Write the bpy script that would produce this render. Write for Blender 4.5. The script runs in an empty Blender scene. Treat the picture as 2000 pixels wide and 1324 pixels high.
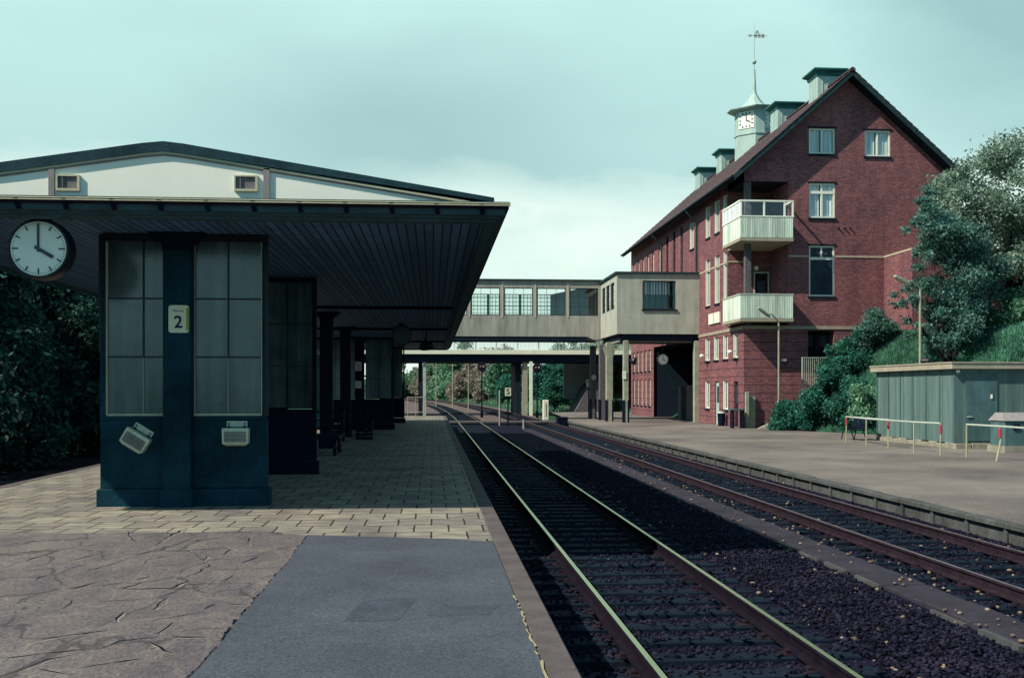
import bpy, math, random
import numpy as np
from mathutils import Vector, Matrix
from mathutils.geometry import tessellate_polygon
R = random.Random(7)
rng = np.random.default_rng(11)
sc = bpy.context.scene
col = sc.collection
PI = math.pi
# ------------------------------------------------------------------ camera
TH = math.atan(155 / 2000); S_, C_ = math.sin(TH), math.cos(TH)
EYE = 1.65
cam_d = bpy.data.cameras.new('camera'); cam = bpy.data.objects.new('camera', cam_d); col.objects.link(cam)
cam.location = (0, 0, EYE); cam.rotation_euler = (PI / 2, 0, -TH)
cam_d.lens = 36; cam_d.sensor_width = 36; cam_d.shift_y = 0.05; cam_d.clip_end = 3000; cam_d.clip_start = 0.1
sc.camera = cam
def _d(x, y):
    r = (x - 1000) / 2000
    return (S_ + r * C_, C_ - r * S_, (762 - y) / 2000)
def at(x, y, Y):                     # photo survey: the point at depth Y
    a = _d(x, y); t = Y / a[1]; return Vector((a[0] * t, Y, EYE + a[2] * t))
def atX(x, y, X):
    a = _d(x, y); t = X / a[0]; return Vector((X, a[1] * t, EYE + a[2] * t))
def gnd(x, y, z):
    a = _d(x, y); t = (z - EYE) / a[2]; return Vector((a[0] * t, a[1] * t, z))
# ------------------------------------------------------------------ mesh helper
class MB:
    def __init__(s): s.v = []; s.f = []; s.m = []
    def add(s, vs, fs, mi=0):
        b = len(s.v); s.v += [tuple(v) for v in vs]; s.f += [tuple(b + i for i in f) for f in fs]; s.m += [mi] * len(fs); return s
    def box(s, x0, x1, y0, y1, z0, z1, mi=0):
        return s.add([(x0,y0,z0),(x1,y0,z0),(x1,y1,z0),(x0,y1,z0),(x0,y0,z1),(x1,y0,z1),(x1,y1,z1),(x0,y1,z1)],
                     [(0,3,2,1),(4,5,6,7),(0,1,5,4),(1,2,6,5),(2,3,7,6),(3,0,4,7)], mi)
    def bev(s, x0, x1, y0, y1, z0, z1, b=0.01, mi=0):
        # box with chamfered vertical edges and top rim
        def ring(i, z): return [(x0+b+i,y0+i,z),(x1-b-i,y0+i,z),(x1-i,y0+b+i,z),(x1-i,y1-b-i,z),(x1-b-i,y1-i,z),(x0+b+i,y1-i,z),(x0+i,y1-b-i,z),(x0+i,y0+b+i,z)]
        vs = ring(0, z0) + ring(0, z1 - b) + ring(b, z1)
        fs = [(7,6,5,4,3,2,1,0), (16,17,18,19,20,21,22,23)]
        for k in range(2):
            for i in range(8):
                j = (i + 1) % 8; fs.append((k*8+i, k*8+j, k*8+8+j, k*8+8+i))
        return s.add(vs, fs, mi)
    def quad(s, a, b, c, d, mi=0): return s.add([a, b, c, d], [(0, 1, 2, 3)], mi)
    def poly(s, pts, holes=(), mi=0):
        loops = [[Vector(p) for p in pts]] + [[Vector(p) for p in h] for h in holes]
        flat = [p for l in loops for p in l]
        return s.add(flat, [tuple(t) for t in tessellate_polygon(loops)], mi)
    def prism(s, pts, off, mi=0):     # closed polygon extruded by a vector
        o = Vector(off); n = len(pts); a = [Vector(p) for p in pts]
        vs = a + [p + o for p in a]
        fs = [tuple(reversed(range(n))), tuple(range(n, 2 * n))] + [(i, (i+1) % n, n + (i+1) % n, n + i) for i in range(n)]
        return s.add(vs, fs, mi)
    def tube(s, pts, r, n=8, mi=0, cap=True):
        pts = [Vector(p) for p in pts]; rs = r if isinstance(r, (list, tuple)) else [r] * len(pts)
        vs = []; fs = []
        for i, p in enumerate(pts):
            t = (pts[min(i+1, len(pts)-1)] - pts[max(i-1, 0)]).normalized()
            u = t.cross(Vector((0, 0, 1)));
            if u.length < 1e-3: u = Vector((1, 0, 0))
            u.normalize(); w = t.cross(u)
            for k in range(n):
                a = 2 * PI * k / n; vs.append(p + (u * math.cos(a) + w * math.sin(a)) * rs[i])
        for i in range(len(pts) - 1):
            for k in range(n):
                j = (k + 1) % n; fs.append((i*n+k, i*n+j, (i+1)*n+j, (i+1)*n+k))
        if cap: fs += [tuple(reversed(range(n))), tuple(range((len(pts)-1)*n, len(pts)*n))]
        return s.add(vs, fs, mi)
    def loft(s, rings, mi=0, cap=True):   # rings of equal count
        n = len(rings[0]); vs = [p for r_ in rings for p in r_]; fs = []
        for i in range(len(rings) - 1):
            for k in range(n):
                j = (k + 1) % n; fs.append((i*n+k, i*n+j, (i+1)*n+j, (i+1)*n+k))
        if cap: fs += [tuple(reversed(range(n))), tuple(range((len(rings)-1)*n, len(rings)*n))]
        return s.add(vs, fs, mi)
    def build(s, name, mats, parent=None, smooth=False):
        o0 = Vector((0, 0, 0)); p = parent
        while p is not None: o0 += p.location; p = p.parent
        me = bpy.data.meshes.new(name)
        v = np.array(s.v, dtype=float).reshape(-1, 3) - np.array(o0)
        me.from_pydata([tuple(q) for q in v], [], s.f)
        if not isinstance(mats, (list, tuple)): mats = [mats]
        for m in mats: me.materials.append(m)
        if len(mats) > 1: me.polygons.foreach_set('material_index', s.m)
        if smooth: me.polygons.foreach_set('use_smooth', [True] * len(s.f))
        me.update()
        o = bpy.data.objects.new(name, me); col.objects.link(o); o.parent = parent
        return o
def raw_mesh(name, verts, faces_n, idx, mats, parent=None, mi=None):
    me = bpy.data.meshes.new(name)
    o0 = Vector((0, 0, 0)); p = parent
    while p is not None: o0 += p.location; p = p.parent
    verts = verts - np.array(o0)
    nf = len(idx) // faces_n
    me.vertices.add(len(verts)); me.vertices.foreach_set('co', verts.astype(np.float32).ravel())
    me.loops.add(len(idx)); me.loops.foreach_set('vertex_index', idx.astype(np.int32))
    me.polygons.add(nf); me.polygons.foreach_set('loop_start', np.arange(0, len(idx), faces_n, dtype=np.int32))
    for m in (mats if isinstance(mats, (list, tuple)) else [mats]): me.materials.append(m)
    if mi is not None: me.polygons.foreach_set('material_index', mi.astype(np.int32))
    me.update(calc_edges=True); me.validate()
    o = bpy.data.objects.new(name, me); col.objects.link(o); o.parent = parent
    return o
def tag(o, label, cat=None, group=None, kind=None):
    if label: o['label'] = label
    if cat: o['category'] = cat
    if group: o['group'] = group
    if kind: o['kind'] = kind
    return o
def thing(name, label, cat, loc=(0, 0, 0), group=None):
    o = bpy.data.objects.new(name, None); col.objects.link(o); o.location = loc; o.empty_display_size = 0.2
    return tag(o, label, cat, group)
def struct(o, label=None): return tag(o, label, kind='structure')
def copy_tree(o, parent=None):
    c = o.copy(); col.objects.link(c); c.parent = parent
    for ch in o.children: copy_tree(ch, c)
    return c
def text_part(name, body, size, org, m, parent, right=(1, 0, 0), up=(0, 0, 1), ext=0.002, bold=0.0):
    cu = bpy.data.curves.new('t', 'FONT'); cu.body = body; cu.size = size; cu.align_x = 'CENTER'; cu.align_y = 'CENTER'
    cu.extrude = ext; cu.offset = bold
    t = bpy.data.objects.new('t', cu); col.objects.link(t); bpy.context.view_layer.update()
    me = bpy.data.meshes.new_from_object(t.evaluated_get(bpy.context.evaluated_depsgraph_get()))
    r, u = Vector(right), Vector(up); n = r.cross(u); o0 = Vector((0, 0, 0)); p = parent
    while p is not None: o0 += p.location; p = p.parent
    for v in me.vertices: v.co = Vector(org) - o0 + r * v.co.x + u * v.co.y + n * v.co.z
    bpy.data.objects.remove(t); me.materials.clear(); me.materials.append(m)
    o = bpy.data.objects.new(name, me); col.objects.link(o); o.parent = parent
    return o
# ------------------------------------------------------------------ materials
def node_mat(name):
    m = bpy.data.materials.new(name); m.use_nodes = True; nt = m.node_tree
    return m, nt, nt.nodes['Principled BSDF']
def coords(nt, kind='Object', sc_=(1, 1, 1), rot=(0, 0, 0)):
    g = nt.nodes.new('ShaderNodeNewGeometry'); mp = nt.nodes.new('ShaderNodeMapping')
    nt.links.new(g.outputs['Position'], mp.inputs['Vector']); mp.inputs['Scale'].default_value = sc_; mp.inputs['Rotation'].default_value = rot
    return mp.outputs['Vector']
def noise(nt, vec, scale, detail=5, rough=0.6, dist=0):
    n = nt.nodes.new('ShaderNodeTexNoise'); n.inputs['Scale'].default_value = scale; n.inputs['Detail'].default_value = detail
    n.inputs['Roughness'].default_value = rough; n.inputs['Distortion'].default_value = dist
    nt.links.new(vec, n.inputs['Vector']); return n.outputs['Fac']
def ramp(nt, fac, stops, interp='LINEAR'):
    r = nt.nodes.new('ShaderNodeValToRGB'); r.color_ramp.interpolation = interp
    while len(r.color_ramp.elements) < len(stops): r.color_ramp.elements.new(0.5)
    for e, (p, c) in zip(r.color_ramp.elements, stops): e.position = p; e.color = (*c, 1) if len(c) == 3 else c
    nt.links.new(fac, r.inputs['Fac']); return r.outputs['Color']
def mixc(nt, a, b, fac, mode='MIX'):
    m = nt.nodes.new('ShaderNodeMix'); m.data_type = 'RGBA'; m.blend_type = mode
    for s_, v in ((6, a), (7, b), (0, fac)):
        if isinstance(v, bpy.types.NodeSocket): nt.links.new(v, m.inputs[s_])
        elif s_ == 0: m.inputs[0].default_value = v
        else: m.inputs[s_].default_value = (*v, 1)
    return m.outputs[2]
def mth(nt, op, a, b=None, c=None):
    m = nt.nodes.new('ShaderNodeMath'); m.operation = op
    for i, v in enumerate((a, b, c)):
        if v is None: continue
        if isinstance(v, bpy.types.NodeSocket): nt.links.new(v, m.inputs[i])
        else: m.inputs[i].default_value = v
    return m.outputs[0]
def bump(nt, bs, h, strength=0.3, dist=0.02):
    b = nt.nodes.new('ShaderNodeBump'); b.inputs['Strength'].default_value = strength; b.inputs['Distance'].default_value = dist
    nt.links.new(h, b.inputs['Height']); nt.links.new(b.outputs['Normal'], bs.inputs['Normal'])
def mat(name, c, rough=0.7, metal=0.0, var=0.25, scale=3.0, fine=40.0, bmp=0.15, stretch=(1, 1, 1), spec=None, island=0.0, c2=None, streak=0.0, speck=0.0):
    m, nt, bs = node_mat(name)
    v = coords(nt, sc_=stretch)
    n1 = noise(nt, v, scale, 6, 0.65); n2 = noise(nt, v, fine, 3, 0.7)
    lo = tuple(x * (1 - var) for x in c); hi = tuple(x * (1 + var) for x in (c2 or c))
    k = ramp(nt, n1, [(0.3, lo), (0.7, hi)])
    f = ramp(nt, n2, [(0.25, (1 - var,) * 3), (0.75, (1 + var * 0.6,) * 3)])
    k = mixc(nt, k, f, 1.0, 'MULTIPLY')
    if streak:
        k = mixc(nt, k, ramp(nt, noise(nt, coords(nt, sc_=(1, 1, 0.07)), 3.5, 5, .7), [(.35, (1 - streak,) * 3), (.62, (1 + streak * .4,) * 3)]), 1.0, 'MULTIPLY')
    if speck:
        k = mixc(nt, k, ramp(nt, noise(nt, v, 48, 3, .95), [(.36, (1 - speck,) * 3), (.5, (1, 1, 1)), (.66, (1 + speck * 1.4,) * 3)]), 1.0, 'MULTIPLY')
    if island:
        g = nt.nodes.new('ShaderNodeNewGeometry')
        k = mixc(nt, k, ramp(nt, g.outputs['Random Per Island'], [(0, (1 - island,) * 3), (1, (1 + island,) * 3)]), 1.0, 'MULTIPLY')
    nt.links.new(k, bs.inputs['Base Color']); bs.inputs['Roughness'].default_value = rough; bs.inputs['Metallic'].default_value = metal
    if spec is None: spec = 0.08 if (max(c) < 0.08 and rough > .5) else 0.22 if rough > .5 else 0.4
    bs.inputs['Specular IOR Level'].default_value = spec
    if bmp: bump(nt, bs, n2, bmp)
    return m
def uv_wall(nt):                     # (X+Y, Z) of the wall, works on both faces
    g = nt.nodes.new('ShaderNodeNewGeometry'); sp = nt.nodes.new('ShaderNodeSeparateXYZ'); cb = nt.nodes.new('ShaderNodeCombineXYZ')
    nt.links.new(g.outputs['Position'], sp.inputs[0]); nt.links.new(mth(nt, 'ADD', sp.outputs[0], sp.outputs[1]), cb.inputs[0]); nt.links.new(sp.outputs[2], cb.inputs[1])
    return cb.outputs[0], sp
def brick_mat(name, rust=False):
    m, nt, bs = node_mat(name)
    uv, sp = uv_wall(nt)
    b = nt.nodes.new('ShaderNodeTexBrick'); nt.links.new(uv, b.inputs['Vector'])
    b.inputs['Scale'].default_value = 1; b.inputs['Brick Width'].default_value = 0.245; b.inputs['Row Height'].default_value = 0.08
    b.inputs['Mortar Size'].default_value = 0.007; b.inputs['Bias'].default_value = 0.0
    b.inputs['Color1'].default_value = (0.275, 0.122, 0.125, 1); b.inputs['Color2'].default_value = (0.15, 0.068, 0.082, 1); b.inputs['Mortar'].default_value = (0.2, 0.11, 0.11, 1)
    pos = coords(nt)
    big = ramp(nt, noise(nt, pos, 0.35, 4), [(0.3, (0.72, 0.72, 0.78)), (0.7, (1.2, 1.1, 1.05))])
    sm = ramp(nt, noise(nt, pos, 13, 3, 0.95), [(0.36, (0.35, 0.38, 0.48)), (0.64, (1.65, 1.55, 1.45))])
    k = mixc(nt, mixc(nt, b.outputs['Color'], big, 1, 'MULTIPLY'), sm, 1, 'MULTIPLY')
    streak = ramp(nt, noise(nt, coords(nt, sc_=(1.6, 1.6, 0.12)), 1.2, 4), [(0.45, (1, 1, 1)), (0.75, (0.72, 0.7, 0.74))])
    k = mixc(nt, k, streak, 1, 'MULTIPLY')
    h = b.outputs['Fac']
    if rust:
        w = mth(nt, 'FRACT', mth(nt, 'DIVIDE', sp.outputs[2], 0.48))
        g = mth(nt, 'LESS_THAN', w, 0.11)
        k = mixc(nt, k, (0.035, 0.02, 0.035), mth(nt, 'MULTIPLY', g, 0.75))
    nt.links.new(k, bs.inputs['Base Color']); bs.inputs['Roughness'].default_value = 0.85; bs.inputs['Specular IOR Level'].default_value = .2
    bump(nt, bs, h, -0.3, 0.01)
    return m
def paver_mat():
    m, nt, bs = node_mat('pavers')
    g = nt.nodes.new('ShaderNodeNewGeometry')
    n0 = nt.nodes.new('ShaderNodeTexNoise'); n0.inputs['Scale'].default_value = 5; nt.links.new(g.outputs['Position'], n0.inputs['Vector'])
    va = nt.nodes.new('ShaderNodeVectorMath'); va.operation = 'MULTIPLY_ADD'; nt.links.new(n0.outputs['Color'], va.inputs[0]); va.inputs[1].default_value = (0.03, 0.03, 0); nt.links.new(g.outputs['Position'], va.inputs[2])
    b = nt.nodes.new('ShaderNodeTexBrick'); nt.links.new(va.outputs[0], b.inputs['Vector'])
    b.inputs['Scale'].default_value = 1; b.inputs['Brick Width'].default_value = 0.41; b.inputs['Row Height'].default_value = 0.6
    b.inputs['Mortar Size'].default_value = 0.013; b.inputs['Mortar Smooth'].default_value = 0.3
    b.inputs['Color1'].default_value = (0.30, 0.285, 0.235, 1); b.inputs['Color2'].default_value = (0.215, 0.195, 0.175, 1); b.inputs['Mortar'].default_value = (0.03, 0.03, 0.03, 1)
    pos = coords(nt)
    k = mixc(nt, b.outputs['Color'], ramp(nt, noise(nt, pos, 0.9, 5), [(0.3, (0.7, 0.72, 0.78)), (0.7, (1.25, 1.2, 1.1))]), 1, 'MULTIPLY')
    k = mixc(nt, k, ramp(nt, noise(nt, pos, 60, 3, 0.8), [(0.3, (0.7,) * 3), (0.7, (1.2,) * 3)]), 1, 'MULTIPLY')
    k = mixc(nt, k, ramp(nt, noise(nt, coords(nt, sc_=(1, 4, 1)), 2.2, 5), [(0.42, (0.66, 0.62, 0.66)), (0.58, (1.08, 1.08, 1.05))]), 1, 'MULTIPLY')
    nt.links.new(k, bs.inputs['Base Color']); bs.inputs['Roughness'].default_value = 0.8; bs.inputs['Specular IOR Level'].default_value = .2
    bump(nt, bs, b.outputs['Fac'], -0.5, 0.02)
    return m
def cracked_mat():
    m, nt, bs = node_mat('cracked_paving')
    pos = coords(nt, sc_=(1.0, 0.5, 1), rot=(0, 0, 0.25))
    warp = nt.nodes.new('ShaderNodeTexNoise'); warp.inputs['Scale'].default_value = 1.6; warp.inputs['Detail'].default_value = 6; nt.links.new(pos, warp.inputs['Vector'])
    va = nt.nodes.new('ShaderNodeVectorMath'); va.operation = 'MULTIPLY_ADD'; nt.links.new(warp.outputs['Color'], va.inputs[0]); va.inputs[1].default_value = (0.75, 0.75, 0); nt.links.new(pos, va.inputs[2])
    vo = nt.nodes.new('ShaderNodeTexVoronoi'); vo.feature = 'DISTANCE_TO_EDGE'; vo.inputs['Scale'].default_value = 1.05; nt.links.new(va.outputs[0], vo.inputs['Vector'])
    vo2 = nt.nodes.new('ShaderNodeTexVoronoi'); vo2.feature = 'DISTANCE_TO_EDGE'; vo2.inputs['Scale'].default_value = 2.7; nt.links.new(va.outputs[0], vo2.inputs['Vector'])
    msk = noise(nt, pos, 1.3, 3)
    wid = mth(nt, 'MULTIPLY', mth(nt, 'SUBTRACT', msk, 0.50), 0.05)
    cr1 = mth(nt, 'LESS_THAN', vo.outputs['Distance'], wid)
    cr2 = mth(nt, 'LESS_THAN', vo2.outputs['Distance'], mth(nt, 'MULTIPLY', mth(nt, 'SUBTRACT', noise(nt, pos, 2.1, 3), 0.52), 0.05))
    cr = mth(nt, 'MULTIPLY', cr2, cr2)
    k = ramp(nt, noise(nt, pos, 0.8, 6), [(0.3, (0.085, 0.071, 0.080)), (0.7, (0.150, 0.126, 0.122))])
    k = mixc(nt, k, ramp(nt, noise(nt, pos, 42, 4, 0.95), [(0.38, (0.5,) * 3), (0.64, (1.5,) * 3)]), 1, 'MULTIPLY')
    k = mixc(nt, k, (0.26, 0.24, 0.19), mth(nt, 'MULTIPLY', mth(nt, 'LESS_THAN', vo2.outputs['Distance'], 0.035), mth(nt, 'MULTIPLY', msk, 0.35)))
    jn = mth(nt, 'MULTIPLY', mth(nt, 'LESS_THAN', vo.outputs['Distance'], 0.013), mth(nt, 'MULTIPLY', mth(nt, 'GREATER_THAN', noise(nt, pos, 3.1, 3), .42), .62))
    k = mixc(nt, k, (0.03, 0.027, 0.03), jn)
    k = mixc(nt, k, ramp(nt, noise(nt, pos, 3.3, 5, .7), [(.38, (.78, .78, .84)), (.62, (1.15, 1.12, 1.05))]), 1, 'MULTIPLY')
    k = mixc(nt, k, (0.022, 0.02, 0.022), cr)
    nt.links.new(k, bs.inputs['Base Color']); bs.inputs['Roughness'].default_value = 0.85
    bump(nt, bs, mth(nt, 'ADD', mth(nt, 'MULTIPLY', cr, -1.0), mth(nt, 'MULTIPLY', noise(nt, pos, 8, 5), 0.6)), 0.6, 0.02)
    return m
def plank_mat(name, c, width=0.11, axis=0, dark=0.35, rough=0.7):
    m, nt, bs = node_mat(name)
    g = nt.nodes.new('ShaderNodeNewGeometry'); sp = nt.nodes.new('ShaderNodeSeparateXYZ'); nt.links.new(g.outputs['Position'], sp.inputs[0])
    a = sp.outputs[axis] if axis < 3 else mth(nt, 'ADD', sp.outputs[0], sp.outputs[1])
    d = mth(nt, 'DIVIDE', a, width); fr = mth(nt, 'FRACT', d); fl = mth(nt, 'FLOOR', d)
    wn = nt.nodes.new('ShaderNodeTexWhiteNoise'); wn.noise_dimensions = '1D'; nt.links.new(fl, wn.inputs['W'])
    k = mixc(nt, c, ramp(nt, wn.outputs['Value'], [(0, (0.78,) * 3), (1, (1.2,) * 3)]), 1, 'MULTIPLY')
    k = mixc(nt, k, ramp(nt, noise(nt, coords(nt, sc_=(1, 1, 1) if axis == 0 else (1, 1, 0.15)), 4, 6), [(0.3, (0.75,) * 3), (0.7, (1.2,) * 3)]), 1, 'MULTIPLY')
    gap = mth(nt, 'LESS_THAN', fr, 0.17 if axis == 0 else 0.11)
    k = mixc(nt, k, tuple(x * dark for x in c), gap)
    nt.links.new(k, bs.inputs['Base Color']); bs.inputs['Roughness'].default_value = rough; bs.inputs['Specular IOR Level'].default_value = .2
    bump(nt, bs, gap, -0.6, 0.01)
    return m
def leaf_mat(name, a, b, trans=0.25):
    m, nt, bs = node_mat(name)
    g = nt.nodes.new('ShaderNodeNewGeometry')
    k = ramp(nt, g.outputs['Random Per Island'], [(0, a), (0.75, b), (1, tuple(min(1, x * 1.5) for x in b))])
    k = mixc(nt, k, ramp(nt, noise(nt, coords(nt), 0.9, 3), [(0.35, (0.6,) * 3), (0.65, (1.25,) * 3)]), 1, 'MULTIPLY')
    nt.links.new(k, bs.inputs['Base Color']); bs.inputs['Roughness'].default_value = 0.65; bs.inputs['Specular IOR Level'].default_value = 0.25
    t = nt.nodes.new('ShaderNodeBsdfTranslucent'); nt.links.new(k, t.inputs['Color'])
    ms = nt.nodes.new('ShaderNodeMixShader'); ms.inputs[0].default_value = trans
    nt.links.new(bs.outputs[0], ms.inputs[1]); nt.links.new(t.outputs[0], ms.inputs[2]); nt.links.new(ms.outputs[0], nt.nodes['Material Output'].inputs['Surface'])
    return m
def glass_mat(name, tint=(0.85, 0.93, 0.9), refl=0.12):
    m, nt, bs = node_mat(name)
    t = nt.nodes.new('ShaderNodeBsdfTransparent'); t.inputs[0].default_value = (*tint, 1)
    gl = nt.nodes.new('ShaderNodeBsdfGlossy'); gl.inputs['Roughness'].default_value = 0.03
    ms = nt.nodes.new('ShaderNodeMixShader'); ms.inputs[0].default_value = refl
    nt.links.new(t.outputs[0], ms.inputs[1]); nt.links.new(gl.outputs[0], ms.inputs[2]); nt.links.new(ms.outputs[0], nt.nodes['Material Output'].inputs['Surface'])
    return m
def screen_glass():
    m, nt, bs = node_mat('wired_glass')
    pos = coords(nt, sc_=(1, 1, 0.06)); p2 = coords(nt)
    k = ramp(nt, noise(nt, pos, 7, 4), [(0.35, (0.022, 0.055, 0.064)), (0.65, (0.065, 0.105, 0.112))])
    k = mixc(nt, k, ramp(nt, noise(nt, p2, 1.3, 4), [(0.3, (0.55, .62, .62)), (0.7, (1.6, 1.35, 1.35))]), 1, 'MULTIPLY')
    k = mixc(nt, k, ramp(nt, noise(nt, p2, 55, 2, .9), [(.35, (.75,) * 3), (.65, (1.25,) * 3)]), 1, 'MULTIPLY')
    nt.links.new(k, bs.inputs['Base Color']); bs.inputs['Roughness'].default_value = 0.16; bs.inputs['IOR'].default_value = 1.75
    bump(nt, bs, noise(nt, p2, 150, 2), 0.04, 0.004)
    return m
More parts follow.
